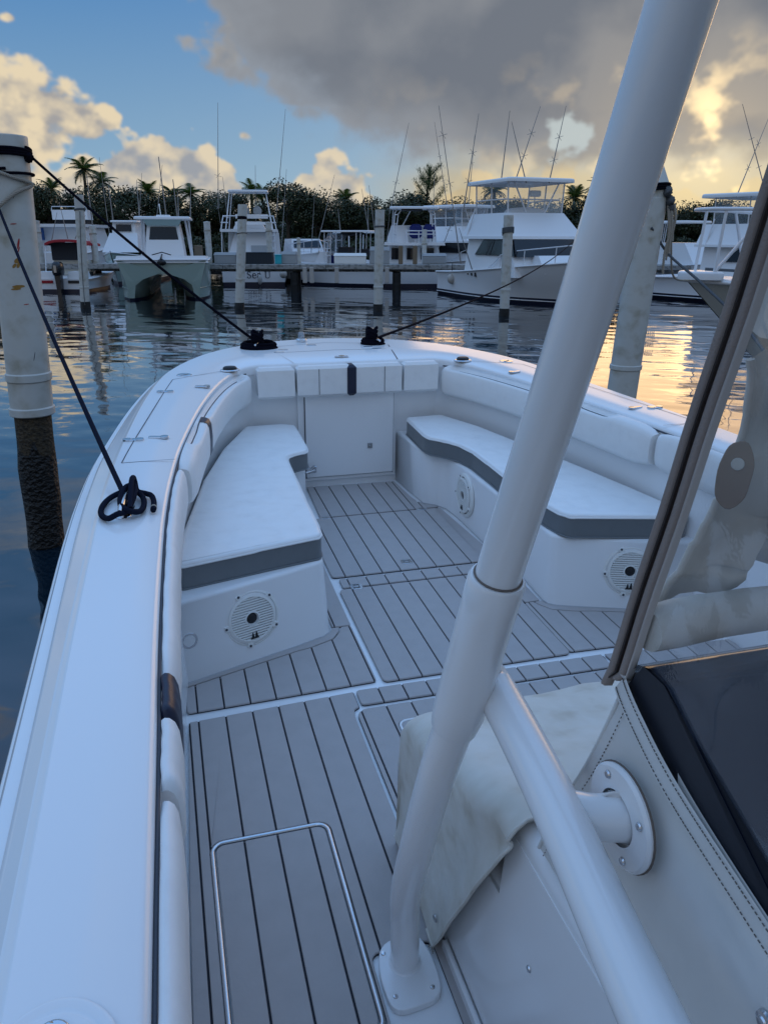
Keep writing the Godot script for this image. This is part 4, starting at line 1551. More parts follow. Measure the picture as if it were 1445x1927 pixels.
func canvas_cover() -> void:
	var o := thing("canvas_cover", "cream canvas cover draped over the seat box in front of the console", "cover", "", BT)
	var n := noise(3.2, 4, FastNoiseLite.TYPE_SIMPLEX_SMOOTH, 77)
	var rows := []
	var zs := [0.845, 0.865, 0.89, 0.93, 0.98, 1.03, 1.08, 1.12, 1.16, 1.21, 1.26, 1.31, 1.35, 1.385, 1.405, 1.418, 1.424, 1.428]
	for k in zs.size():
		var z: float = zs[k]
		var h := tab([[0.84, 0.606], [0.90, 0.602], [1.0, 0.565], [1.15, 0.50], [1.35, 0.435], [1.385, 0.42], [1.405, 0.39], [1.418, 0.30], [1.424, 0.16], [1.428, 0.03]], z)
		var hem := tab([[0.845, 0.545], [0.87, 0.50], [0.90, 0.445], [0.98, 0.29], [1.08, 0.085], [1.125, 0.0], [1.17, 0.022], [1.43, 0.03]], z)
		hem = minf(hem, h)
		var row := PackedVector3Array()
		var cols := []
		for i in 9:
			var t := i / 8.0
			cols.append([0.452 + 0.010 * sin(t * PI) - 0.006 * (1 - t), lerpf(hem, h - 0.035, t)])
		cols.append([0.466, h - 0.016])
		cols.append([0.484, h - 0.003])
		for i in 17:
			cols.append([lerpf(0.51, 1.41, i / 16.0), h])
		cols.append([1.445, h - 0.012])
		for i in 5:
			cols.append([1.466, lerpf(h - 0.04, hem, i / 4.0)])
		for q in cols:
			var p := V(q[0], z, q[1])
			var w := n.get_noise_3dv(p * 1.3) * 0.010 + n.get_noise_3dv(p * 4.0) * 0.0025
			var fold := 0.010 * pow(maxf(0.0, sin((q[0] * 9.0 - z * 14.0 + 4.0 * w * 60.0))), 3.0)
			p.y += (w + fold) * (0.12 if q[1] < h - 0.02 else 1.0)
			p.x += (w * 0.9) * (1.0 if q[0] < 0.47 else 0.0)
			p.z += w * 0.8 if z > 1.4 else 0.0
			row.append(p)
		rows.append(row)
	var st := S()
	grid(st, rows)
	put("cloth", st, M.canvas, o)
	# turned hem along the slanting after edge
	var edge := PackedVector3Array()
	for k in range(8, -1, -1):
		edge.append(rows[k][0])
	for j in range(1, 28):
		edge.append(rows[0][j])
	st = S()
	tube(st, edge, 0.0035, 6)
	put("hem", st, M.canvas, o)
	# eyelet at the lower corner
	st = S()
	var e: Vector3 = rows[7][1]
	lathe(st, PackedVector2Array([Vector2(0.0045, 0.0), Vector2(0.0075, 0.003), Vector2(0.009, 0.0)]), Transform3D(Basis(Quaternion(Vector3.UP, Vector3(-1, 0, 0))), e + Vector3(-0.003, 0.03, 0.004)), 14)
	put("eyelet", st, M.dull_steel, o)
	# frayed threads at the corner
	st = S()
	for i in 9:
		var a: Vector3 = rows[7][0] + Vector3(-0.002 + rng.randf_range(-0.003, 0.003), 0.004, rng.randf_range(-0.012, 0.012))
		tube(st, PackedVector3Array([a, a + Vector3(rng.randf_range(-0.004, 0.002), -0.008, rng.randf_range(-0.004, 0.004)), a + Vector3(rng.randf_range(-0.006, 0.003), -0.016, rng.randf_range(-0.006, 0.006))]), 0.0006, 4)
	put("frayed_threads", st, M.rope_white, o).set_meta("kind", "stuff")


func cx(y: float) -> float:           # the side curtain leans in a little towards its top
	return 0.486 + 0.030 * (y - 0.6)


func sheet(o: Node, called: String, m: Material, pts: Array, thick: float, lift: float) -> MeshInstance3D:      # a flat piece of the curtain, corners as (forward, up)
	var poly := PackedVector2Array()
	for q in pts:
		poly.append(Vector2(-q[0], q[1]))
	var f := PackedVector2Array(poly)
	var ix := Geometry2D.triangulate_polygon(f)
	var st := S()
	st.set_smooth_group(-1)
	var a := PackedVector3Array()
	var b := PackedVector3Array()
	for v in f:
		a.append(Vector3(cx(v.y) - lift, v.y, v.x))
		b.append(Vector3(cx(v.y) - lift - thick, v.y, v.x))
	for i in range(0, ix.size(), 3):
		tri(st, a[ix[i]], a[ix[i + 1]], a[ix[i + 2]])
		tri(st, b[ix[i]], b[ix[i + 2]], b[ix[i + 1]])
	for i in f.size():
		var k := (i + 1) % f.size()
		quad(st, a[i], b[i], b[k], a[k])
	return put(called, st, m, o)


func curtain() -> void:
	var o := thing("side_curtain", "clear vinyl side curtain of the helm with brown zip flap and white skirt", "curtain", "", BT)
	var win := [[0.664, 0.988], [0.62, 0.965], [0.539, 0.927], [0.414, 0.892], [0.2, 0.845], [0.0, 0.81], [-0.6, 0.76]]
	var front := [[0.800, 0.592], [0.765, 0.70], [0.722, 0.80], [0.694, 0.88], [0.672, 0.955]]
	# white skirt: smooth outlines
	var wl := PackedVector3Array()
	for q in win:
		wl.append(Vector3(0, q[1], -q[0]))
	wl = crv(Array(wl), 40)
	var fl := PackedVector3Array()
	for q in front:
		fl.append(Vector3(0, q[1], -q[0]))
	fl = crv(Array(fl), 12)
	var rows := []
	for k in 15:              # from the foot of the skirt to the window
		var t := k / 14.0
		var row := PackedVector3Array()
		for i in 40:
			var lowz := lerpf(-0.80, 0.6, i / 39.0)
			var low := Vector3(0, 0.592, lowz)
			var p := low.lerp(wl[i], t)
			if i == 0:
				p = fl[mini(int(round(t * 11)), 11)]
				if k == 14:
					p = wl[0]
			var u := float(i) / 39
			p.x = cx(p.y) - 0.002 - 0.004 * sin(u * 9.0 + t * 2.0) * sin(t * PI) * 0.8 - 0.012 * pow(maxf(0.0, sin(u * 5.0 - t * 1.2)), 4.0) * sin(t * PI)
			row.append(p)
		rows.append(row)
	var st := S()
	grid(st, rows)
	put("skirt", st, M.skirt, o)
	# double fold along the window, its stitches, a piped edge in front
	var bandrows := []
	for off in [0.0, 0.016, 0.032]:
		var row := PackedVector3Array()
		for i in 40:
			var t := (wl[mini(i + 1, 39)] - wl[maxi(i - 1, 0)]).normalized()
			var nn := Vector3(0, -t.z, t.y) if t.z > 0 else Vector3(0, t.z, -t.y)
			var p: Vector3 = wl[i] + nn * off
			p.x = cx(p.y) - 0.0085 - 0.003 * sin(i * 0.23)
			row.append(p)
		bandrows.append(row)
	st = S()
	grid(st, bandrows)
	put("window_band", st, M.skirt, o)
	st = S()
	for off in [0.006, 0.026]:
		for i in 26:
			var p := wl[i]
			var q := wl[i + 1]
			var t := (q - p).normalized()
			var nn := Vector3(0, -t.z, t.y)
			var m := int(p.distance_to(q) / 0.0055) + 1
			for k in m:
				var c: Vector3 = p.lerp(q, (k + 0.5) / m) + nn * off
				c.x = cx(c.y) - 0.0098 - 0.003 * sin((i + float(k) / m) * 0.23)
				box(st, c, Vector3(0.001, 0.0009, 0.0032), 0.0, Basis(Vector3.RIGHT, atan2(-t.y, t.z)))
	for i in 11:
		for k in 4:
			var c := fl[i].lerp(fl[i + 1], (k + 0.5) / 4) + Vector3(0, 0, 0.018)
			c.x = cx(c.y) - 0.0055
			var t := (fl[i + 1] - fl[i]).normalized()
			box(st, c, Vector3(0.001, 0.0009, 0.0032), 0.0, Basis(Vector3.RIGHT, atan2(-t.y, t.z)))
	put("stitching", st, M.stitch, o).set_meta("kind", "stuff")
	st = S()
	var pipe := PackedVector3Array()
	for p in fl:
		pipe.append(Vector3(cx(p.y) - 0.003, p.y, p.z))
	tube(st, pipe, 0.003, 6)
	put("edge_piping", st, M.skirt, o)
	# clear window, a little wavy
	rows = []
	for k in 21:
		var t := k / 20.0
		var row := PackedVector3Array()
		for i in 40:
			var a := wl[i] + Vector3(0, -0.004, 0)
			var b := Vector3(0, 1.98, lerpf(-0.50, 0.5, i / 39.0))
			var p := a.lerp(b, t)
			p.x = cx(p.y) + 0.007 * sin(p.z * 9.0 + p.y * 3.0) * sin(t * PI) + 0.004 * sin(p.z * 21.0 - p.y * 8.0) * smoothstep(0.0, 0.15, t)
			row.append(p)
		rows.append(row)
	st = S()
	grid(st, rows)
	put("vinyl_window", st, M.clear_vinyl, o)
	# zip flap on the forward edge
	var bot := Vector2(0.700, 0.940)
	var top := Vector2(0.512, 1.98)
	for q in [["zip_flap", "webbing", -0.004, 0.010, 0.007, 0.004], ["zip", "zip", 0.010, 0.0135, 0.005, 0.003], ["zip_tape", "webbing", 0.0135, 0.027, 0.004, 0.004], ["binding", "tape", 0.027, 0.034, 0.003, 0.003]]:
		rows = []
		for k in 25:
			var t := k / 24.0
			var c := bot.lerp(top, t)
			var ragged := 0.004 * sin(t * 31.0) * 0.5
			var up: float = 0.0 if k > 0 else 0.02 * (q[2] + 0.02) / 0.02
			var x := cx(c.y) - 0.004
			var row := PackedVector3Array()
			for e in [[q[2], -q[5]], [q[2] + 0.003, -q[4] - 0.002], [(q[2] + q[3]) / 2, -q[4] - 0.004], [q[3] - 0.002, -q[4] - 0.002], [q[3], -q[5] + 0.004]]:
				row.append(Vector3(x + e[1] + ragged * 0.4, c.y + up, -(c.x - e[0])))
			rows.append(row)
		st = S()
		grid(st, rows)
		put(q[0], st, M[q[1]], o)
	# snap studs on the skirt
	for q in [[0.372, 0.800], [0.02, 0.70]]:
		st = S()
		lathe(st, PackedVector2Array([Vector2(0.0105, 0.0), Vector2(0.0095, 0.003), Vector2(0.006, 0.004), Vector2(0.005, 0.006), Vector2(0.0, 0.0065)]), Transform3D(Basis(Quaternion(Vector3.UP, Vector3(-1, 0, 0))), Vector3(cx(q[1]) - 0.010, q[1], -q[0])), 18)
		put("snap_stud", st, M.steel, o)
	# the canvas bundle stowed inside, seen through the vinyl
	var b := thing("rolled_canvas", "bunched white canvas with brown snap tab behind the clear side curtain", "canvas", "", BT)
	var n := noise(0.9, 3, FastNoiseLite.TYPE_SIMPLEX_SMOOTH, 14)
	rows = []
	for k in 27:
		var v := k / 26.0
		var row := PackedVector3Array()
		for i in 46:
			var u := i / 45.0
			# a hanging sheet, gathered: its near end is a bulging fold, its lower edge trails forward
			var x := lerpf(tab([[0.0, 0.605], [0.25, 0.618], [0.5, 0.612], [0.7, 0.600], [1.0, 0.570]], v), 1.34, u)
			var y := lerpf(1.36, 1.045, v) + 0.02 * u * (1 - v)
			var z := 0.70 + 0.05 * sin(u * 26.0 + 2.5 * v) * (0.35 + 0.65 * v) + 0.03 * n.get_noise_2d(u * 6.0, v * 3.0) + 0.06 * v * v
			z = lerpf(0.69 + 0.04 * v * v, z, smoothstep(0.0, 0.12, u))
			y += 0.02 * n.get_noise_2d(u * 9.0, v * 9.0 + 5.0)
			row.append(V(x, z, y))
		rows.append(row)
	st = S()
	grid(st, rows)
	put("cloth", st, M.canvas, b)
	st = S()
	var hemline := PackedVector3Array()
	for k in 27:
		hemline.append(rows[k][0])
	tube(st, hemline, 0.005, 8)
	put("hem", st, M.canvas, b)
	st = S()
	var roll := PackedVector3Array()
	var rr := []
	for i in 30:
		var u := i / 29.0
		roll.append(V(lerpf(0.63, 1.34, u), 0.705 + 0.012 * sin(u * 9.0), 1.40 - 0.05 * u + 0.008 * sin(u * 15.0)))
		rr.append((0.036 + 0.006 * sin(u * 23.0)) * (1.0 if i > 1 else 0.86))
	tube(st, roll, rr, 14)
	put("roll", st, M.canvas, b)
	st = S()
	var fold := PackedVector3Array()
	var fr := []
	for i in 26:
		var u := i / 25.0
		fold.append(V(lerpf(0.500, 1.40, u), 0.652 + 0.015 * sin(u * 5.0), 1.050 + 0.006 * sin(u * 9.0 + 1.0)))
		fr.append(0.026 + 0.002 * sin(u * 17.0) + 0.001 * sin(u * 41.0))
	tube(st, fold, fr, 12, false, 1.0)
	put("lower_fold", st, M.canvas, b)
	st = S()
	var poly := PackedVector2Array([Vector2(-0.004, 0.040), Vector2(0.014, 0.046), Vector2(0.026, 0.022), Vector2(0.022, -0.020), Vector2(0.006, -0.036), Vector2(-0.010, -0.022), Vector2(-0.012, 0.012)])
	prism(st, rounded(poly, 0.012, 3), 0.0, 0.004, 0.001)
	var tb := put("snap_tab", st, M.tan_leather, b, facing(V(0.588, 0.672, 1.222), Vector3(-0.575, 0.30, 0.655)))
	st = S()
	lathe(st, PackedVector2Array([Vector2(0.007, 0.004), Vector2(0.0065, 0.006), Vector2(0.0, 0.007)]), at(Vector3(0.008, 0, -0.018)), 18)
	put("snap", st, M.canvas, tb)


func ropes() -> void:
	var inv := BT.affine_inverse()
	# navy spring line from the near piling to the side cleat, with its loose turns
	var o := thing("dock_line", "thick navy dock line from the near white piling, coiled round the side cleat", "rope", "", BT)
	var a := inv * Vector3(-2.307, 2.248, -4.95)
	var e := V(-0.150, 2.235, 0.705)
	var st := S()
	var pts := Array(line_between(a, e, 0.035, 30))
	for q in [[-0.137, 2.150, 0.700], [-0.142, 2.085, 0.706], [-0.160, 2.058, 0.712], [-0.185, 2.062, 0.700], [-0.205, 2.10, 0.697], [-0.207, 2.16, 0.697], [-0.190, 2.225, 0.698], [-0.155, 2.262, 0.702], [-0.122, 2.262, 0.704], [-0.098, 2.215, 0.700], [-0.093, 2.15, 0.698], [-0.105, 2.095, 0.700], [-0.132, 2.072, 0.714], [-0.152, 2.10, 0.722], [-0.152, 2.17, 0.727], [-0.138, 2.235, 0.728], [-0.117, 2.238, 0.725], [-0.118, 2.17, 0.722], [-0.132, 2.10, 0.708]]:
		pts.append(V(q[0], q[1], q[2]))
	tube(st, crv(pts, 260), 0.0082, 12)
	put("line", st, M.rope_navy, o)
	st = S()
	pts = [V(-0.128, 2.09, 0.712), V(-0.126, 2.15, 0.728), V(-0.124, 2.235, 0.742), V(-0.121, 2.29, 0.735), V(-0.118, 2.295, 0.716), V(-0.112, 2.25, 0.706), V(-0.090, 2.248, 0.697), V(-0.073, 2.225, 0.697), V(-0.066, 2.17, 0.697), V(-0.068, 2.105, 0.697)]
	tube(st, crv(pts, 70), 0.0082, 12)
	put("tail", st, M.rope_navy, o)
	st = S()
	rod(st, V(-0.0665, 2.128, 0.6972), V(-0.0668, 2.119, 0.6972), 0.0088, 0.0088, 12)
	put("whipping", st, M.rope_white, o)
	# bow lines
	for q in [[Vector3(-2.151, 2.548, -5.16), V(0.54, 4.60, 0.735), 0.03, "black bow line running up to the near white piling from the bow", 0.105], [Vector3(5.35, 2.16, -22.5), V(1.235, 4.60, 0.735), 0.20, "black bow line stretched across the water towards the sport fishing yacht", 0.07]]:
		o = thing("bow_line", q[3], "rope", "black bow lines", BT)
		st = S()
		tube(st, line_between(inv * q[0], q[1], q[2], 40), 0.0088, 8)
		put("line", st, M.rope_black, o)
		st = S()
		var c: Vector3 = q[1] + Vector3(0, -0.03, 0)
		var r: float = q[4]
		var coil := PackedVector3Array()
		for i in 110:
			var u := TAU * 4.0 * i / 109.0
			var rr := r * (1.0 - 0.06 * floorf(i / 28.0)) * (1.0 + 0.06 * sin(u * 1.7))
			coil.append(c + Vector3(rr * cos(u), 0.004 + 0.0085 * i / 28.0, rr * 0.72 * sin(u)))
		tube(st, coil, 0.0082, 8)
		put("coil", st, M.rope_black, o)
		st = S()
		var knot := []
		for i in 16:
			var u := i * 2.1
			knot.append(c + Vector3(0.036 * cos(u) - 0.01, 0.045 + 0.032 * sin(u * 1.31) + 0.0022 * i, 0.034 * sin(u)))
		tube(st, crv(knot, 110), 0.0088, 8)
		put("hitch", st, M.rope_black, o)
	# on the near piling
	var p0 := Vector3(-2.331, 0, -5.1625)
	o = thing("mooring_wraps", "black rope wrapped several times round the near white piling top", "rope")
	st = S()
	tube(st, ring_path(p0 + Vector3(0.012, 2.55, 0), 0.147, 0.10, 0.2, 150, 3.0, 0.045), 0.0105, 8)
	tube(st, ring_path(p0 + Vector3(0.012, 2.475, 0), 0.146, 0.05, 1.2, 60, 1.2, -0.03), 0.0085, 8)
	tube(st, crv([p0 + Vector3(-0.02, 2.55, 0.148), p0 + Vector3(-0.01, 2.51, 0.153), p0 + Vector3(-0.02, 2.46, 0.149)], 8), 0.012, 8)
	put("turns", st, M.rope_black, o)
	st = S()
	lump(st, p0 + Vector3(0.16, 2.552, 0.02), Vector3(0.028, 0.03, 0.03), nB, 0.4)
	put("knot", st, M.rope_black, o)
	o = thing("eye_splice", "pale twisted rope loop hung on the near piling below the black wraps", "rope")
	st = S()
	var lp := [p0 + Vector3(-0.15, 2.40, 0.0), p0 + Vector3(-0.10, 2.455, 0.12), p0 + Vector3(-0.01, 2.47, 0.158), p0 + Vector3(0.09, 2.435, 0.125), p0 + Vector3(0.158, 2.405, 0.03), p0 + Vector3(0.15, 2.385, 0.04), p0 + Vector3(0.10, 2.35, 0.118), p0 + Vector3(0.03, 2.29, 0.158), p0 + Vector3(0.0, 2.265, 0.165), Vector3(-2.335, 2.25, -4.97), Vector3(-2.307, 2.235, -4.95)]
	twisted(st, resample(crv(lp, 80), 0.006), 0.0115, 0.045)
	put("strand", st, M.rope_white, o)


func near_pilings() -> void:
	var o := pile("piling", "tall white piling nearest the boat with red and ochre scuffs", Vector3(-2.441, 0, -5.1625), Vector3(-2.311, 2.672, -5.1625), 0.136, [0.985, 1.215], 0.78, 0.962)
	# paint rubbed off by other boats
	for q in [[2.055, 0.42, 0.06, 0.012, "red_paint"], [2.02, 0.41, 0.035, 0.007, "red_paint"], [1.955, 0.30, 0.03, 0.035, "ochre_paint"], [1.93, 0.34, 0.035, 0.02, "ochre_paint"], [1.925, 0.16, 0.025, 0.022, "ochre_paint"], [1.80, 0.24, 0.018, 0.075, "ochre_paint"], [1.785, 0.12, 0.012, 0.06, "ochre_paint"], [2.17, 0.30, 0.006, 0.035, "red_paint"], [1.69, 0.50, 0.006, 0.03, "red_paint"], [1.36, 0.62, 0.055, 0.005, "seam"], [2.33, 0.45, 0.03, 0.004, "seam"]]:
		var st := S()
		var rows := []
		for k in 5:
			var t := k / 4.0 * 2.0 - 1.0
			var row := PackedVector3Array()
			for i in 7:
				var u: float = q[1] + 0.15 + (i / 6.0 - 0.5) * q[3] / 0.136 * (1.0 - 0.55 * t * t) + 0.05 * t
				var y: float = q[0] + t * q[2] / 2
				row.append(Vector3(0.1366 * sin(u) + 0.0487 * y, y, 0.1366 * cos(u)))
			rows.append(row)
		grid(st, rows)
		put("paint_scuff", st, M[q[4]], o)
	var st2 := S()
	box(st2, Vector3(0.005, 2.36, 0.139), Vector3(0.11, 0.13, 0.006), 0.002, Basis(Vector3.UP, -0.12))
	put("patch_plate", st2, M.pvc, o)
	# starboard piling with a pointed cap
	o = pile("piling", "white piling with a pointed cap and knotted ropes, partly behind the tower leg", Vector3(2.762, 0, -8.959), Vector3(2.872, 2.50, -8.959), 0.170, [0.691], 0.22, 0.10)
	var st := S()
	lathe(st, PackedVector2Array([Vector2(0.165, 2.44), Vector2(0.165, 2.63), Vector2(0.172, 2.64), Vector2(0.03, 2.96), Vector2(0.0, 2.97)]), at(Vector3(0.11, 0, 0)), 30)
	put("pointed_cap", st, M.pvc, o)
	o = thing("mooring_wraps", "grey rope knotted under the pointed cap of the starboard piling", "rope")
	st = S()
	var p1 := Vector3(2.872, 0, -8.959)
	tube(st, ring_path(p1 + Vector3(0, 2.62, 0), 0.178, 0.12, 0.0, 110, 3.0, -0.07), 0.014, 7)
	put("turns", st, M.rope_black, o)
	st = S()
	for q in [[Vector3(0.12, 2.56, 0.13), 0.055], [Vector3(0.17, 2.47, 0.10), 0.05], [Vector3(0.19, 2.40, 0.08), 0.045]]:
		lump(st, p1 + q[0], Vector3.ONE * q[1], nB, 0.5)
	put("knot", st, M.rope_grey, o)
	o = thing("frayed_rope", "pale frayed rope ends hanging down the capped piling", "rope")
	for q in [[0.19, 2.42, 0.23, 1.90, 0.016], [0.17, 2.40, 0.19, 1.72, 0.014], [0.22, 2.44, 0.25, 2.05, 0.015], [0.15, 2.45, 0.21, 1.86, 0.010]]:
		st = S()
		var path := crv([p1 + Vector3(q[0], q[1], 0.1), p1 + Vector3(q[0] + 0.03, lerpf(q[1], q[3], 0.35), 0.11), p1 + Vector3(q[2] - 0.01, lerpf(q[1], q[3], 0.7), 0.10), p1 + Vector3(q[2], q[3], 0.09)], 40)
		twisted(st, resample(path, 0.012), q[4], 0.07, 5)
		put("strand", st, M.rope_white, o)
	o = thing("mooring_rope", "grey braided rope slanting down from the capped piling to the starboard side", "rope")
	st = S()
	twisted(st, resample(crv([p1 + Vector3(-0.02, 2.20, 0.17), p1 + Vector3(0.23, 1.925, 0.1), Vector3(3.24, 1.66, -8.2), Vector3(3.31, 1.32, -7.2), Vector3(3.2, 1.0, -6.2), Vector3(2.6, 0.8, -4.8)], 90), 0.012), 0.015, 0.06, 5)
	put("strand", st, M.rope_grey, o)
	o = thing("hanging_line", "tan rope looping from the capped piling to the pulpit bow", "rope")
	st = S()
	tube(st, crv([p1 + Vector3(0.22, 2.38, 0.08), p1 + Vector3(0.28, 2.0, 0.0), p1 + Vector3(0.42, 1.68, -0.2), Vector3(3.65, 1.62, -9.6)], 30), 0.011, 7)
	put("line", st, M.rope_white, o)
	# the row across the fairway
	for q in [[-9.247, -24.56, -9.035, 3.248, 0.62, "white piling beside the outboard skiff, dark rope tied under its top", 0.0], [-4.4445, -24.32, -4.169, 2.987, 0.89, "white piling in front of the tower boat, black band near its top", 1.0], [-0.199, -23.89, -0.137, 2.8375, 0.69, "white piling between the blue seats boat and the open hardtop boat", 2.0], [3.396, -22.49, 3.381, 2.667, 0.71, "white piling in front of the sport fishing yacht, rope coils at its top", 3.0]]:
		o = pile("piling", q[5], Vector3(q[0], 0, q[1]), Vector3(q[2], q[3], q[1]), 0.137, [q[4]], 0.2, 0.10)
		st = S()
		var top := Vector3(q[2] - q[0], q[3], 0)
		var w: float = q[6]
		if w == 0.0:
			tube(st, ring_path(top * 0.88, 0.145, 0.15, 0.0, 60, 2.0, -0.05), 0.016, 6)
			tube(st, crv([top * 0.86 + Vector3(0.06, 0, 0.14), top * 0.6 + Vector3(0.03, 0, 0.15), top * 0.3 + Vector3(0.02, 0, 0.15), Vector3(0.05, 0.1, 0.16)], 16), 0.010, 5)
		elif w == 1.0:
			lathe(st, PackedVector2Array([Vector2(0.139, 2.58), Vector2(0.142, 2.60), Vector2(0.142, 2.65), Vector2(0.139, 2.67)]), at(Vector3(0.24, 0, 0)), 24)
			tube(st, ring_path(top * 0.73, 0.143, 0.18, 0.0, 40, 1.2), 0.010, 6)
		elif w == 2.0:
			tube(st, ring_path(top * 0.845, 0.147, 0.03, 0.0, 60, 2.0, -0.03), 0.016, 6)
		else:
			tube(st, ring_path(top * 0.88, 0.152, 0.10, 0.0, 130, 5.0, -0.14), 0.018, 6)
			tube(st, ring_path(top * 0.83, 0.15, 0.5, 0.7, 40, 1.0), 0.012, 6)
		put("rope_turns", st, M.rope_grey if w != 1.0 else M.rope_black, o)


# ---------------------------------------------------------------- the far side: boats, dock, trees
func hb(t: float, B: float) -> float:        # half beam from stern (0) to bow (1)
	return B / 2 * (0.93 + 0.07 * smoothstep(0.0, 0.4, t)) * (1.0 - pow(maxf(0.0, (t - 0.42) / 0.58), 2.3))


func sh(t: float, fs: float, fb: float) -> float:
	return lerpf(fs, fb, pow(t, 1.5))


func hull(o: Node3D, L: float, B: float, fs: float, fb: float, m: String, boot := "boot", rake := 0.9, stripe := 0.16) -> void:
	var n := 25
	var port := []
	var star := []
	var bottom := []
	var deck := []
	var rail := [PackedVector3Array(), PackedVector3Array()]
	for i in n:
		var t := float(i) / (n - 1)
		var b := maxf(hb(t, B), 0.02)
		var y := sh(t, fs, fb)
		var k := 1.0 - 0.80 * pow(t, 3.0)
		var rows := [PackedVector3Array(), PackedVector3Array()]
		for s in 2:
			var sx := -1.0 if s == 0 else 1.0
			for q in [[1.0, y], [0.965 - 0.06 * pow(t, 2.0), lerpf(stripe, y, 0.66)], [lerpf(0.90, k, 0.55), lerpf(stripe, y, 0.32)], [lerpf(0.93, k, 0.9) * 0.97, stripe]]:
				var f: float = (q[1] as float) / fb
				rows[s].append(Vector3(sx * b * q[0], q[1], -L * t * (1.0) - rake * (f - 1.0) * pow(t, 3.0)))
			rail[s].append(rows[s][0] + Vector3(sx * 0.01, -0.03, 0))
		port.append(rows[0])
		star.append(rows[1])
		var c0: Vector3 = rows[0][3]
		var c1: Vector3 = rows[1][3]
		bottom.append(PackedVector3Array([c0, Vector3(c0.x * 0.96, -0.1, c0.z + 0.1 * pow(t, 3.0)), Vector3(0, -0.5, c0.z + 0.5 * pow(t, 3.0)), Vector3(c1.x * 0.96, -0.1, c1.z + 0.1 * pow(t, 3.0)), c1]))
		deck.append(PackedVector3Array([rows[0][0] + Vector3(0, -0.005, 0), Vector3(0, y + 0.05 * t, rows[0][0].z), rows[1][0] + Vector3(0, -0.005, 0)]))
	var st := S()
	grid(st, port)
	grid(st, star)
	st.set_smooth_group(-1)
	for j in 3:
		quad(st, port[0][j], port[0][j + 1], star[0][j + 1], star[0][j])
	put("hull", st, M[m], o)
	st = S()
	grid(st, bottom)
	fan(st, bottom[0])
	put("boot_stripe", st, M[boot], o)
	st = S()
	grid(st, deck)
	put("deck", st, M.gelcoat_far, o)
	st = S()
	for s in 2:
		tube(st, rail[s], 0.028, 6)
	put("rub_rail", st, M.gelcoat_far, o)


func piece(o: Node, called: String, m: String, p: Array) -> MeshInstance3D:
	var st := S()
	hexa(st, p)
	return put(called, st, M[m], o)


func pipes(o: Node, called: String, lines: Array, r: float, m := "pipe") -> void:      # each run of pipe is a part
	for q in lines:
		var st := S()
		tube(st, PackedVector3Array(q), r, 6)
		put(called, st, M[m], o)


func roof(o: Node, called: String, x0: float, x1: float, z0: float, z1: float, y: float, th := 0.09, m := "gelcoat_far") -> void:
	var st := S()
	prism(st, rounded(p2([x0, -z1, x1, -z1, x1, -z0, x0, -z0]), 0.25, 4), y, y + th, th * 0.45, true, PackedVector2Array(), 2)
	put(called, st, M[m], o)


func outrigger(o: Node, called: String, a: Vector3, b: Vector3, cross_at := 0.3) -> void:
	var st := S()
	rod(st, a, b, 0.022, 0.008, 6)
	if cross_at > 0:
		for c in [cross_at, cross_at + 0.3]:
			var p := a.lerp(b, c)
			rod(st, p + Vector3(-0.16, 0.05, 0), p + Vector3(0.16, -0.05, 0), 0.007, 0.007, 4)
			rod(st, p + Vector3(-0.10, -0.10, 0), p + Vector3(0.10, 0.12, 0), 0.007, 0.007, 4)
	put(called, st, M.pole, o)


func far_scene() -> void:
	docks()
	catamaran()
	tower_boat()
	sport_yacht()
	blue_seat_boat()
	hardtop_boat()
	left_boats()
	right_boats()
	trees()


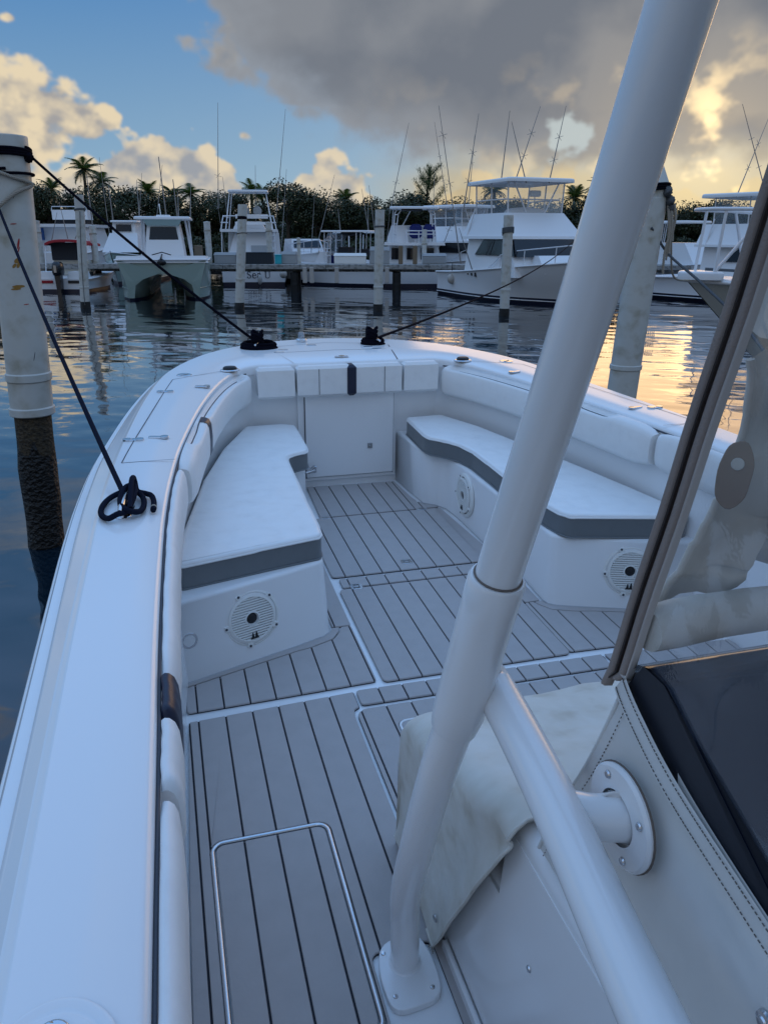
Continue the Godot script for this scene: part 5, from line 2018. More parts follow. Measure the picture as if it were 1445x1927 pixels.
func docks() -> void:
	var o := thing("concrete_dock", "long grey concrete dock on piles with boats tied along it", "dock")
	for k in 7:
		var x := -15.0 + 4.2 * k
		var st := S()
		box(st, Vector3(x + 2.1, 0.94, -33.55), Vector3(4.18, 0.20, 1.3), 0.02)
		put("deck_slab", st, M.concrete, o)
		st = S()
		box(st, Vector3(x + 2.1, 0.78, -34.05), Vector3(4.18, 0.14, 0.16), 0.01)
		put("beam", st, M.concrete, o)
		for z in [-33.0, -34.0]:
			st = S()
			lathe(st, PackedVector2Array([Vector2(0.17, -0.6), Vector2(0.175, 0.25), Vector2(0.165, 0.30), Vector2(0.165, 0.72)]), at(Vector3(x + 2.9, 0, z)), 14)
			put("pile", st, M.wood_wet, o)
	# white guard boards hung on the face
	for x in [-3.25, -2.97, -1.95, 0.1]:
		var st := S()
		box(st, Vector3(x, 0.62, -32.86), Vector3(0.17, 0.62, 0.05), 0.015)
		put("guard_board", st, M.fender, o)
	# posts and boxes that stand on it
	for q in [[-3.52, 1.04, 2.05, 0.075, "thin white post on the dock beside the cyan cooler"], [-7.22, 1.04, 2.66, 0.13, "white post with cap on the dock behind the power catamaran"], [-11.9, 1.04, 2.5, 0.13, "weathered white post on the dock between catamaran and blunt bowed cruiser"], [-4.72, 1.04, 2.65, 0.12, "white post on the dock at the tower boat's ladder"], [1.78, -0.5, 2.4, 0.11, "white post rising behind the open boat's roof"], [-14.15, 0.5, 2.68, 0.13, "white post beside the nearest piling, over the red bimini"]]:
		var p := thing("dock_post", q[4], "post", "white posts along the dock", at(Vector3(q[0], q[1], -33.4 if q[0] != 1.78 else -36.6)))
		var st := S()
		lathe(st, PackedVector2Array([Vector2(q[3], 0), Vector2(q[3], q[2] - q[1] - 0.04), Vector2(q[3] * 1.06, q[2] - q[1] - 0.04), Vector2(q[3] * 1.06, q[2] - q[1]), Vector2(0, q[2] - q[1] + 0.02)]), Transform3D(), 16)
		put("shaft", st, M.pvc, p)
		st = S()
		tube(st, ring_path(Vector3(0, (q[2] - q[1]) * 0.8, 0), q[3] * 1.08, 0.1, 0.0, 40, 2.0, -0.05), 0.014, 5)
		put("rope_turns", st, M.rope_white, p)
	for q in [[-7.62, 0.16, "short brown wooden post on the dock beside the catamaran's bow"], [0.66, 0.10, "brown wooden post on the dock behind the white piling, by the blue seats"], [1.25, 0.10, "tan wooden post on the dock in front of the blue seats boat"]]:
		var st := S()
		box(st, Vector3.ZERO + Vector3(0, 0.36, 0), Vector3(q[1] * 1.8, 0.72, q[1] * 1.8), 0.015)
		tag(put("wooden_post", st, M.wood_post, self, at(Vector3(q[0], 1.04, -33.3))), q[2], "post", "wooden posts on the dock")
	for q in [[1.95, 0.62, 0.50, "fender"]]:
		pass
	# slate box with upright slats
	var b := thing("deck_box", "dark slate dock box with upright slats in front of the tower boat", "box", "", at(Vector3(-5.28, 1.04, -33.35)))
	var st2 := S()
	box(st2, Vector3(0, 0.22, 0), Vector3(1.40, 0.42, 0.55), 0.01)
	put("body", st2, M.slate, b)
	for k in 22:
		st2 = S()
		box(st2, Vector3(-0.68 + 1.36 * k / 21.0, 0.22, 0.283), Vector3(0.048, 0.40, 0.014), 0.004)
		put("slat", st2, M.slate, b)
	st2 = S()
	box(st2, Vector3(0, 0.445, 0), Vector3(1.44, 0.03, 0.60), 0.008)
	put("lid", st2, M.slate, b)
	b = thing("cooler", "small bright cyan cooler on the dock beside the slate box", "cooler", "", at(Vector3(-4.36, 1.04, -33.3)))
	st2 = S()
	box(st2, Vector3(0, 0.16, 0), Vector3(0.26, 0.32, 0.30), 0.02)
	put("body", st2, M.cyan, b)
	st2 = S()
	box(st2, Vector3(0, 0.345, 0), Vector3(0.28, 0.05, 0.32), 0.015)
	put("lid", st2, M.cyan, b)
	for q in [[-1.42, 1.30, 0.40, 0.6, "long pale dock box in front of the open hardtop boat", "plastic_light"], [2.05, 0.95, 0.40, 0.6, "ribbed grey dock box in front of the blue seats boat", "dockbox"], [-3.95, 0.62, 0.46, 0.5, "grey dock box behind the thin white post", "dockbox"], [-0.2, 0.8, 0.66, 0.5, "tall grey dock box behind the middle white piling", "dockbox"], [-6.55, 0.9, 0.42, 0.6, "low grey dock box beside the catamaran's stern rails", "dockbox"]]:
		b = thing("dock_locker", q[4], "box", "storage boxes along the dock", at(Vector3(q[0], 1.04, -33.6)))
		st2 = S()
		box(st2, Vector3(0, q[2] * 0.4, 0), Vector3(q[1], q[2] * 0.8, q[3]), 0.02)
		put("body", st2, M[q[5]], b)
		st2 = S()
		hexa(st2, hexg(-q[1] * 0.52, q[1] * 0.52, -q[3] * 0.53, q[3] * 0.53, q[2] * 0.8, q[2] + 0.02, 0.03, 0.03, 0.10))
		put("lid", st2, M[q[5]], b)
		if q[5] == "dockbox" and q[1] > 0.9:
			for k in 7:
				st2 = S()
				box(st2, Vector3(-q[1] * 0.4 + q[1] * 0.8 * k / 6.0, q[2] * 0.38, q[3] * 0.5 + 0.005), Vector3(0.05, q[2] * 0.55, 0.03), 0.008)
				put("rib", st2, M[q[5]], b)


func catamaran() -> void:
	# bow towards the lens
	var o := thing("power_catamaran", "pale green power catamaran with twin hulls and hardtop, bow facing out", "boat", "", Transform3D(Basis(Vector3.UP, PI + 0.20), Vector3(-9.05, 0, -34.7)))
	for s in [-1.0, 1.0]:
		var rows := []
		var boot := []
		for i in 22:
			var t := i / 21.0
			var e := pow(maxf(0.0, (t - 0.78) / 0.22), 1.9)
			var out := lerpf(1.52, 1.20, e)
			var inn := lerpf(0.62, 1.02, e)
			var y := 1.22 + 0.14 * t
			var z := -7.0 * t
			rows.append(PackedVector3Array([Vector3(s * lerpf(1.56, 1.50, e), y, z - 0.10 * e), Vector3(s * lerpf(1.54, 1.30, e), 0.72, z - 0.05 * e), Vector3(s * lerpf(out + 0.02, out, 0.5), 0.34, z), Vector3(s * out, 0.07, z + 0.05 * e), Vector3(s * (inn), 0.07, z + 0.05 * e), Vector3(s * lerpf(inn, inn - 0.12, 0.6), 0.50, z), Vector3(s * lerpf(0.35, 0.55, e), 0.80, z - 0.04 * e), Vector3(s * 0.05, 0.92, z - 0.06 * e)]))
			boot.append(PackedVector3Array([Vector3(s * out, 0.07, z + 0.05 * e), Vector3(s * (out - 0.05), -0.3, z + 0.15 * e), Vector3(s * (inn + 0.05), -0.3, z + 0.15 * e), Vector3(s * inn, 0.07, z + 0.05 * e)]))
		var st := S()
		grid(st, rows, false, [2, 3])
		fan(st, rows[0])
		fan(st, rows[21])
		put("hull", st, M.seafoam, o)
		st = S()
		grid(st, boot)
		fan(st, boot[21])
		put("boot_stripe", st, M.boot, o)
		st = S()
		var line := PackedVector3Array()
		for i in range(8, 22):
			line.append(rows[i][2] + Vector3(s * 0.01, 0.06, -0.01))
		tube(st, line, 0.014, 5)
		put("spray_rail", st, M.seafoam, o)
	# tunnel front and deck
	piece(o, "tunnel_front", "seafoam", hexg(-1.0, 1.0, -7.02, -6.6, 0.86, 1.30, 0.0, -0.02, 0.0))
	piece(o, "deck", "gelcoat_far", [Vector3(-1.56, 1.24, -7.10), Vector3(1.56, 1.24, -7.10), Vector3(1.56, 1.16, 0.0), Vector3(-1.56, 1.16, 0.0), Vector3(-1.48, 1.47, -7.0), Vector3(1.48, 1.47, -7.0), Vector3(1.50, 1.30, 0.0), Vector3(-1.50, 1.30, 0.0)])
	var st := S()
	tube(st, PackedVector3Array([Vector3(-1.57, 1.27, 0), Vector3(-1.57, 1.30, -5.5), Vector3(-1.56, 1.33, -7.0), Vector3(-1.45, 1.34, -7.12), Vector3(1.45, 1.34, -7.12), Vector3(1.56, 1.33, -7.0), Vector3(1.57, 1.30, -5.5), Vector3(1.57, 1.27, 0)]), 0.035, 6)
	put("rub_rail", st, M.gelcoat_far, o)
	# anchor and its roller
	st = S()
	rod(st, Vector3(0, 1.50, -6.7), Vector3(0, 1.40, -7.3), 0.03)
	lump(st, Vector3(0, 1.26, -7.2), Vector3(0.14, 0.10, 0.10), nB, 0.5)
	put("anchor", st, M.black, o)
	pipes(o, "bow_line", [[Vector3(0, 1.58, -6.6), Vector3(-0.30, 1.49, -6.65)], [Vector3(0, 1.58, -6.6), Vector3(0.34, 1.49, -6.65)]], 0.018, "rope_black")
	# centre cabin
	piece(o, "cabin", "gelcoat_far", hexg(-0.70, 0.70, -5.0, -2.9, 1.34, 1.98, 0.07, 0.10, 0.0))
	piece(o, "windscreen_frame", "gelcoat_far", hexg(-0.64, 0.64, -4.88, -2.95, 1.98, 2.66, 0.10, 0.16, 0.0))
	piece(o, "windscreen", "dark_glass", [Vector3(-0.52, 1.99, -4.895), Vector3(0.52, 1.99, -4.895), Vector3(0.5, 1.99, -4.6), Vector3(-0.5, 1.99, -4.6), Vector3(-0.45, 2.42, -4.80), Vector3(0.45, 2.42, -4.80), Vector3(0.42, 2.42, -4.6), Vector3(-0.42, 2.42, -4.6)])
	piece(o, "brow", "seafoam", hexg(-0.56, 0.56, -4.93, -4.6, 2.47, 2.68, -0.12, -0.16, 0.0))
	roof(o, "hardtop", -1.0, 1.0, -5.15, -2.3, 2.68, 0.10)
	roof(o, "hatch", -0.28, 0.24, -4.7, -4.2, 2.78, 0.06)
	pipes(o, "roof_post", [[Vector3(-0.92, 1.3, -3.9), Vector3(-0.78, 2.7, -4.2)], [Vector3(0.92, 1.3, -3.9), Vector3(0.78, 2.7, -4.2)], [Vector3(-0.9, 1.3, -2.6), Vector3(-0.85, 2.7, -2.6)], [Vector3(0.9, 1.3, -2.6), Vector3(0.85, 2.7, -2.6)]], 0.045)
	piece(o, "leaning_post", "dockbox", hexg(-0.55, 0.55, -2.2, -1.7, 1.3, 2.0))
	for q in [[0.84, 0.0, 4.05], [-0.98, -0.1, 3.9]]:
		outrigger(o, "outrigger", Vector3(q[0], 2.72, -4.3), Vector3(q[0] + q[1], q[2], -4.0), 0.0)
	outrigger(o, "aerial", Vector3(-0.55, 2.75, -4.2), Vector3(-0.6, 3.65, -4.1), 0.0)
	st = S()
	rod(st, Vector3(0.05, 2.78, -4.6), Vector3(0.08, 3.15, -4.6), 0.016)
	lump(st, Vector3(0.08, 3.17, -4.6), Vector3(0.03, 0.05, 0.03), nB, 0.0)
	put("mast_light", st, M.plastic_light, o)


func outboard(o: Node3D, p: Vector3, k := 1.0) -> void:
	var st := S()
	var rows := []
	for q in [[0.50, 0.10, 0.16], [0.53, 0.17, 0.26], [0.62, 0.19, 0.30], [0.80, 0.19, 0.30], [0.95, 0.17, 0.27], [1.02, 0.11, 0.18]]:
		var row := PackedVector3Array()
		for j in 16:
			var u := TAU * j / 16
			row.append(p + Vector3(signf(cos(u)) * pow(absf(cos(u)), 0.7) * q[1], q[0], signf(sin(u)) * pow(absf(sin(u)), 0.7) * q[2]) * k)
		rows.append(row)
	grid(st, rows, true)
	fan(st, rows[0])
	fan(st, rows[5])
	var c := put("outboard_motor", st, M.motor, o)
	st = S()
	hexa(st, [p + Vector3(-0.07, -0.25, -0.10) * k, p + Vector3(0.07, -0.25, -0.10) * k, p + Vector3(0.07, -0.25, 0.16) * k, p + Vector3(-0.07, -0.25, 0.16) * k, p + Vector3(-0.11, 0.52, -0.12) * k, p + Vector3(0.11, 0.52, -0.12) * k, p + Vector3(0.11, 0.52, 0.18) * k, p + Vector3(-0.11, 0.52, 0.18) * k])
	put("leg", st, M.motor, c)
	st = S()
	box(st, p + Vector3(0, 0.76, 0.302) * k, Vector3(0.10, 0.26, 0.01) * k, 0.003)
	put("decal", st, M.dull_steel, c)


func tower_boat() -> void:
	var o := thing("tower_fishing_boat", "white fishing boat with tall tower and covered bridge, its stern lettered", "boat", "", at(Vector3(-5.88, 0, -36.2), Basis(Vector3.UP, 0.12)))
	hull(o, 9.0, 3.1, 0.78, 1.3, "gelcoat_far")
	# its name across the transom
	var tm := TextMesh.new()
	var font := SystemFont.new()
	font.font_names = PackedStringArray(["Droid Serif"])
	font.font_italic = true
	tm.font = font
	tm.text = "Sea U"
	tm.font_size = 64
	tm.pixel_size = 0.0064
	tm.depth = 0.012
	inst("lettering", tm, M.ink, o, at(Vector3(0.22, 0.47, 0.012)))
	# house, canvas front to the cockpit, flying bridge
	piece(o, "house", "gelcoat_far", hexg(-1.25, 1.25, -6.4, -2.0, 0.8, 2.28, 0.10, 0.9, 0.0))
	var st := S()
	hexa(st, [Vector3(-1.24, 0.95, -1.9), Vector3(0.92, 0.95, -1.9), Vector3(0.92, 0.95, -0.9), Vector3(-1.24, 0.95, -0.9), Vector3(-0.80, 2.34, -1.9), Vector3(0.56, 2.34, -1.9), Vector3(0.56, 2.34, -1.45), Vector3(-0.80, 2.34, -1.45)])
	put("canvas_curtain", st, M.skirt_far, o)
	piece(o, "curtain_panel", "dockbox", [Vector3(-0.1, 1.30, -1.12), Vector3(0.83, 1.30, -1.12), Vector3(0.83, 1.30, -1.0), Vector3(-0.1, 1.30, -1.0), Vector3(-0.1, 1.72, -1.26), Vector3(0.74, 1.72, -1.26), Vector3(0.74, 1.72, -1.12), Vector3(-0.1, 1.72, -1.12)])
	piece(o, "bridge_deck", "gelcoat_far", hexg(-1.45, 1.12, -5.6, -1.0, 2.30, 2.42))
	piece(o, "bridge_console", "gelcoat_far", hexg(-0.95, 0.55, -4.6, -2.4, 2.42, 2.78, 0.18, 0.3, 0.2))
	piece(o, "bench", "gelcoat_far", hexg(-0.8, 0.7, -2.2, -1.8, 2.62, 2.74))
	piece(o, "bench", "gelcoat_far", hexg(-0.8, 0.7, -2.6, -2.3, 2.90, 3.08))
	for x in [-0.35, 0.22]:
		st = S()
		lump(st, Vector3(x, 3.22, -2.4), Vector3(0.20, 0.22, 0.12), nB, 0.05)
		put("helm_seat", st, M.dockbox, o)
	var lines := []
	for s in [-1.0, 1.0]:
		var cx0 := -0.16
		lines.append([Vector3(cx0 + s * 1.05, 2.42, -1.4), Vector3(cx0 + s * 0.82, 4.02, -2.0)])
		lines.append([Vector3(cx0 + s * 1.05, 2.42, -3.6), Vector3(cx0 + s * 0.80, 4.02, -3.2)])
		lines.append([Vector3(cx0 + s * 1.24, 2.42, -1.1), Vector3(cx0 + s * 1.12, 2.98, -1.2), Vector3(cx0 + s * 1.10, 2.98, -4.5)])
		lines.append([Vector3(cx0 + s * 1.22, 2.70, -1.1), Vector3(cx0 + s * 0.95, 2.70, -1.5)])
		lines.append([Vector3(cx0 + s * 1.28, 0.95, -1.1), Vector3(cx0 + s * 1.22, 2.35, -1.1)])
	lines.append([Vector3(-1.25, 2.98, -1.2), Vector3(-0.6, 2.98, -1.2)])
	lines.append([Vector3(0.94, 2.98, -1.2), Vector3(0.4, 2.98, -1.2)])
	lines.append([Vector3(0.72, 1.0, -0.85), Vector3(0.68, 2.4, -1.0)])
	lines.append([Vector3(1.02, 1.0, -0.85), Vector3(0.98, 2.4, -1.0)])
	for y in [1.3, 1.6, 1.9, 2.15]:
		lines.append([Vector3(0.70, y, -0.9), Vector3(1.0, y, -0.9)])
	pipes(o, "tower_pipe", lines, 0.026)
	roof(o, "tower_top", -1.06, 0.76, -3.5, -1.7, 4.02, 0.09)
	outrigger(o, "outrigger", Vector3(-1.34, 1.1, -2.2), Vector3(-1.56, 3.3, -2.3), 0.0)
	outrigger(o, "outrigger", Vector3(-1.56, 3.3, -2.3), Vector3(-1.30, 7.75, -2.6), 0.02)
	outrigger(o, "outrigger", Vector3(0.98, 1.55, -2.2), Vector3(1.12, 3.25, -2.3), 0.0)
	outrigger(o, "outrigger", Vector3(1.12, 3.25, -2.3), Vector3(1.70, 7.55, -2.6), 0.02)
	outrigger(o, "aerial", Vector3(0.12, 2.8, -2.6), Vector3(0.22, 5.2, -2.7), 0.0)
	outrigger(o, "aerial", Vector3(-1.18, 2.98, -2.6), Vector3(-1.30, 4.7, -2.7), 0.0)
	# ball fenders hung at the stern
	for q in [[-4.52, 0.52, -35.95, 0.17, "round white fender at the stern corner of the tower boat"], [-5.58, 0.28, -35.95, 0.10, "narrow white fender hung under the lettered stern"]]:
		st = S()
		lump(st, Vector3.ZERO, Vector3(q[3], q[3] * (1.05 if q[3] > 0.12 else 2.2), q[3]), nB, 0.0)
		var f := tag(put("fender", st, M.fender, self, at(Vector3(q[0], q[1], q[2]))), q[4], "fender", "fenders on the far boats")
		pipes(f, "lanyard", [[Vector3(0, q[3], 0), Vector3(0, q[3] + 0.35, -0.1)]], 0.01, "rope_black")


func bow_rails(o: Node3D, L: float, B: float, fs: float, fb: float, t0 := 0.55, h := 0.42, inn := 0.92) -> void:
	for s in [-1.0, 1.0]:
		var top := PackedVector3Array()
		for i in 12:
			var t := lerpf(t0, 1.0, i / 11.0)
			var p := Vector3(s * hb(t, B) * inn, sh(t, fs, fb), -L * t + 0.02)
			var q := p + Vector3(0, h * smoothstep(0.0, 0.25, i / 11.0) + 0.02, -0.05)
			top.append(q)
			if i % 3 == 2:
				pipes(o, "stanchion", [[p, q]], 0.016)
		var st := S()
		tube(st, top, 0.02, 6)
		put("bow_rail", st, M.pipe, o)


func sport(o: Node3D, L: float, B: float, k: float) -> void:      # a convertible sport fisherman; k scales heights
	var fs := 0.85 * k
	var fb := 1.42 * k
	hull(o, L, B, fs, fb, "gelcoat_far", "boot", 1.2, 0.20)
	var st := S()
	for s in [-1.0, 1.0]:
		var line := PackedVector3Array()
		for i in 25:
			var t := i / 24.0
			line.append(Vector3(s * (maxf(hb(t, B), 0.02) * lerpf(0.93, 1.0 - 0.8 * pow(t, 3.0), 0.9) * 0.97 + 0.004), 0.115, -L * t - 1.2 * (0.115 / fb - 1.0) * pow(t, 3.0)))
		tube(st, line, 0.018, 5)
	put("waterline_stripe", st, M.gelcoat_far, o)
	# deckhouse: raked front wrapped in dark glass
	piece(o, "trunk", "gelcoat_far", hexg(-B * 0.24, B * 0.24, -L * 0.82, -L * 0.5, fs + 0.12, 1.50 * k, 0.15, 0.7, 0.0))
	piece(o, "deckhouse", "gelcoat_far", hexg(-B * 0.43, B * 0.43, -L * 0.72, -L * 0.27, fs - 0.02, 2.06 * k, 0.16, 0.55, 0.0))
	var y0 := 1.46 * k
	var y1 := 1.98 * k
	piece(o, "front_glass", "dark_glass", [Vector3(-B * 0.40, y0, -L * 0.72 + 0.14), Vector3(B * 0.40, y0, -L * 0.72 + 0.14), Vector3(B * 0.40, y0, -L * 0.6), Vector3(-B * 0.40, y0, -L * 0.6), Vector3(-B * 0.385, y1, -L * 0.72 + 0.42), Vector3(B * 0.385, y1, -L * 0.72 + 0.42), Vector3(B * 0.385, y1, -L * 0.6), Vector3(-B * 0.385, y1, -L * 0.6)])
	for s in [-1.0, 1.0]:
		st = S()
		var a: float = s * (B * 0.43 - 0.055)
		var b: float = s * (B * 0.43 - 0.125)
		slab(st, [Vector3(a, y0 + 0.02, -L * 0.70), Vector3(a, y0 + 0.02, -L * 0.36), Vector3(b, y1, -L * 0.42), Vector3(b, y1, -L * 0.66)] if s > 0 else [Vector3(a, y0 + 0.02, -L * 0.36), Vector3(a, y0 + 0.02, -L * 0.70), Vector3(b, y1, -L * 0.66), Vector3(b, y1, -L * 0.42)], -0.02)
		put("side_glass", st, M.dark_glass, o)
	# flying bridge: flared front, clear enclosure, hard top on pipes
	piece(o, "bridge_front", "gelcoat_far", hexg(-B * 0.43, B * 0.43, -L * 0.65, -L * 0.24, 2.05 * k, 2.82 * k, B * 0.11, 0.75, 0.0))
	piece(o, "bridge_brow", "gelcoat_far", hexg(-B * 0.445, B * 0.445, -L * 0.67, -L * 0.24, 2.0 * k, 2.09 * k, 0.02, 0.03, 0.0))
	var ex := B * 0.30
	var z0 := -L * 0.55
	var z1 := -L * 0.27
	var ey := 2.82 * k
	var ry := 3.72 * k
	for q in [[Vector3(-ex, ey, z0), Vector3(ex, ey, z0), Vector3(ex * 1.05, ry, z0 - 0.05), Vector3(-ex * 1.05, ry, z0 - 0.05)], [Vector3(ex, ey, z0), Vector3(ex, ey, z1), Vector3(ex * 1.05, ry, z1), Vector3(ex * 1.05, ry, z0 - 0.05)], [Vector3(-ex, ey, z1), Vector3(-ex, ey, z0), Vector3(-ex * 1.05, ry, z0 - 0.05), Vector3(-ex * 1.05, ry, z1)]]:
		st = S()
		st.set_smooth_group(-1)
		quad(st, q[0], q[1], q[2], q[3])
		put("clear_panel", st, M.pane, o)
	var lines := []
	for s in [-1.0, 1.0]:
		lines.append([Vector3(s * ex * 1.02, ey, z0), Vector3(s * ex * 1.06, ry + 0.05, z0)])
		lines.append([Vector3(s * ex * 0.35, ey, z0 - 0.02), Vector3(s * ex * 0.85, ry + 0.05, z0 - 0.02)])
		lines.append([Vector3(s * ex * 1.02, ey, z1), Vector3(s * ex * 1.06, ry + 0.05, z1)])
		lines.append([Vector3(s * ex * 1.02, ey, (z0 + z1) / 2), Vector3(s * ex * 1.06, ry + 0.05, (z0 + z1) / 2)])
		lines.append([Vector3(s * B * 0.42, 2.1 * k, z1 - 0.1), Vector3(s * ex * 1.12, 3.0 * k, z1 - 0.1)])
	lines.append([Vector3(-ex * 1.03, ey + 0.42 * k, z1), Vector3(-ex * 1.03, ey + 0.42 * k, z0 + 0.2), Vector3(ex * 1.03, ey + 0.42 * k, z0 + 0.2), Vector3(ex * 1.03, ey + 0.42 * k, z1)])
	pipes(o, "bridge_pipe", lines, 0.026)
	roof(o, "hard_top", -B * 0.375, B * 0.375, z0 - 0.45, z1 + 0.5, ry + 0.03, 0.13)
	st = S()
	box(st, Vector3(-0.25, ey + 0.62 * k, z0 + 0.5), Vector3(0.36, 0.20, 0.2), 0.03)
	rod(st, Vector3(-0.25, ey, z0 + 0.5), Vector3(-0.25, ey + 0.6 * k, z0 + 0.5), 0.02)
	put("helm_screen", st, M.plastic_light, o)
	st = S()
	lump(st, Vector3(0.1, ey + 0.03, z0 + 0.5), Vector3(0.8, 0.16, 0.3), nB, 0.1)
	put("helm_cover", st, M.skirt_far, o)
	bow_rails(o, L, B, fs, fb, 0.5, 0.46, 0.9)


func sport_yacht() -> void:
	var o := thing("sport_fishing_yacht", "large white sport fishing yacht, dark wrapped windscreen and clear enclosed bridge", "boat", "", Transform3D(Basis(Vector3.UP, PI + 0.36), Vector3(3.5, 0, -32.2)))
	sport(o, 8.2, 3.4, 1.02)
	# portlights, life ring, aerials
	for k in 3:
		var st := S()
		var t := 0.36 + 0.035 * k
		box(st, Vector3(hb(t, 3.4) * 0.965 + 0.02, 0.86, -8.2 * t), Vector3(0.03, 0.05 + 0.05 * k, 0.11), 0.008)
		put("portlight", st, M.dark_glass, o)
	var st := S()
	box(st, Vector3(-0.15, 1.72, -7.05), Vector3(0.34, 0.62, 0.12), 0.05, Basis(Vector3.BACK, 0.35))
	put("cushion_cover", st, M.plastic_light, o)
	outrigger(o, "outrigger", Vector3(1.62, 1.0, -3.2), Vector3(2.05, 2.4, -2.9), 0.0)
	outrigger(o, "outrigger", Vector3(1.98, 1.2, -3.0), Vector3(2.62, 6.3, -2.2), 0.52)
	outrigger(o, "outrigger", Vector3(1.75, 3.0, -2.6), Vector3(1.20, 6.1, -2.4), 0.3)
	outrigger(o, "outrigger", Vector3(0.1, 3.9, -3.2), Vector3(-0.85, 6.35, -3.0), 0.35)
	outrigger(o, "aerial", Vector3(0.75, 3.9, -3.4), Vector3(0.55, 6.1, -3.4), 0.0)
	outrigger(o, "aerial", Vector3(-0.35, 3.9, -3.2), Vector3(0.35, 5.8, -3.2), 0.0)
	outrigger(o, "outrigger", Vector3(-1.15, 3.9, -3.4), Vector3(-1.62, 6.35, -3.4), 0.3)
	st = S()
	lump(st, Vector3.ZERO, Vector3(0.16, 0.19, 0.16), nB, 0.0)
	var f := tag(put("fender", st, M.fender, self, at(Vector3(2.52, 0.62, -30.25))), "round white fender hung on the sport fishing yacht's side", "fender", "fenders on the far boats")
	pipes(f, "lanyard", [[Vector3(0, 0.18, 0), Vector3(0.02, 0.55, -0.05)]], 0.014, "rope_black")


func blue_seat_boat() -> void:
	var o := thing("flybridge_boat", "white flybridge boat, stern on, with two royal blue covered bridge seats", "boat", "", at(Vector3(1.32, 0, -35.2)))
	hull(o, 9.0, 3.0, 0.80, 1.3, "gelcoat_far")
	piece(o, "house", "gelcoat_far", hexg(-1.28, 1.28, -6.6, -2.2, 0.8, 1.78, 0.12, 0.9, 0.15))
	for q in [[-1.0, -0.65], [-0.3, 0.05], [0.35, 0.95]]:
		piece(o, "after_window", "dark_glass", hexg(q[0], q[1], -2.5, -2.165, 1.12, 1.62))
	piece(o, "bridge_deck", "gelcoat_far", hexg(-1.35, 1.42, -5.4, -1.6, 1.74, 1.86, 0.03, 0.1, 0.0))
	piece(o, "bridge_coaming", "gelcoat_far", hexg(-1.25, 1.15, -5.2, -3.4, 1.86, 2.62, 0.25, 0.5, 0.3))
	piece(o, "bridge_wing", "gelcoat_far", hexg(-0.85, -0.2, -3.8, -2.4, 1.86, 2.60, 0.10, 0.2, 0.3))
	for x in [0.10, 0.72]:
		var st := S()
		box(st, Vector3(x, 2.34, -2.3), Vector3(0.56, 0.62, 0.34), 0.12)
		put("seat_cover", st, M.blue_cloth, o)
		st = S()
		rod(st, Vector3(x, 1.86, -2.3), Vector3(x, 2.1, -2.3), 0.05)
		put("seat_post", st, M.pipe, o)
	var lines := []
	for x in [-0.32, 0.22, 0.52, 0.90]:
		lines.append([Vector3(x, 1.86, -1.75), Vector3(x, 2.34, -1.75)])
	lines.append([Vector3(-0.36, 2.32, -1.75), Vector3(-0.30, 2.36, -1.75), Vector3(0.95, 2.36, -1.75)])
	lines.append([Vector3(-0.34, 2.22, -1.75), Vector3(0.95, 2.22, -1.75)])
	for s in [-1.0, 1.0]:
		for d in [0.0, 0.16]:
			lines.append([Vector3(s * (0.98 - d * 0.5) + 0.04, 1.86, -1.9 - d), Vector3(s * (0.90 - d) + 0.04, 3.1, -2.1 - d), Vector3(s * (0.80 - d * 1.5) + 0.04, 3.30, -2.2 - d)])
		for y in [2.2, 2.65, 3.05]:
			lines.append([Vector3(s * (0.98 - 0.065 * (y - 1.86)) + 0.04, y, -1.95), Vector3(s * (0.98 - 0.08 - 0.19 * (y - 1.86) * 0.5) + 0.04, y, -2.08)])
		lines.append([Vector3(s * 0.98, 1.9, -4.4), Vector3(s * 0.92, 3.3, -3.6)])
	lines.append([Vector3(-0.5, 2.55, -3.6), Vector3(-0.1, 3.3, -2.8)])
	pipes(o, "arch_pipe", lines, 0.026)
	roof(o, "bimini_top", -1.10, 1.12, -4.0, -1.9, 3.30, 0.10)
	var st := S()
	box(st, Vector3(-0.10, 3.25, -2.2), Vector3(0.95, 0.09, 0.5), 0.03)
	put("electronics_box", st, M.black, o)
	outrigger(o, "aerial", Vector3(0.86, 1.9, -2.4), Vector3(0.92, 4.9, -2.5), 0.0)
	outrigger(o, "outrigger", Vector3(-1.28, 1.2, -2.6), Vector3(-1.10, 3.1, -2.7), 0.0)
	outrigger(o, "outrigger", Vector3(-1.10, 3.1, -2.7), Vector3(-0.25, 6.9, -3.0), 0.05)
	outrigger(o, "outrigger", Vector3(1.45, 1.9, -2.6), Vector3(1.95, 3.2, -2.8), 0.4)


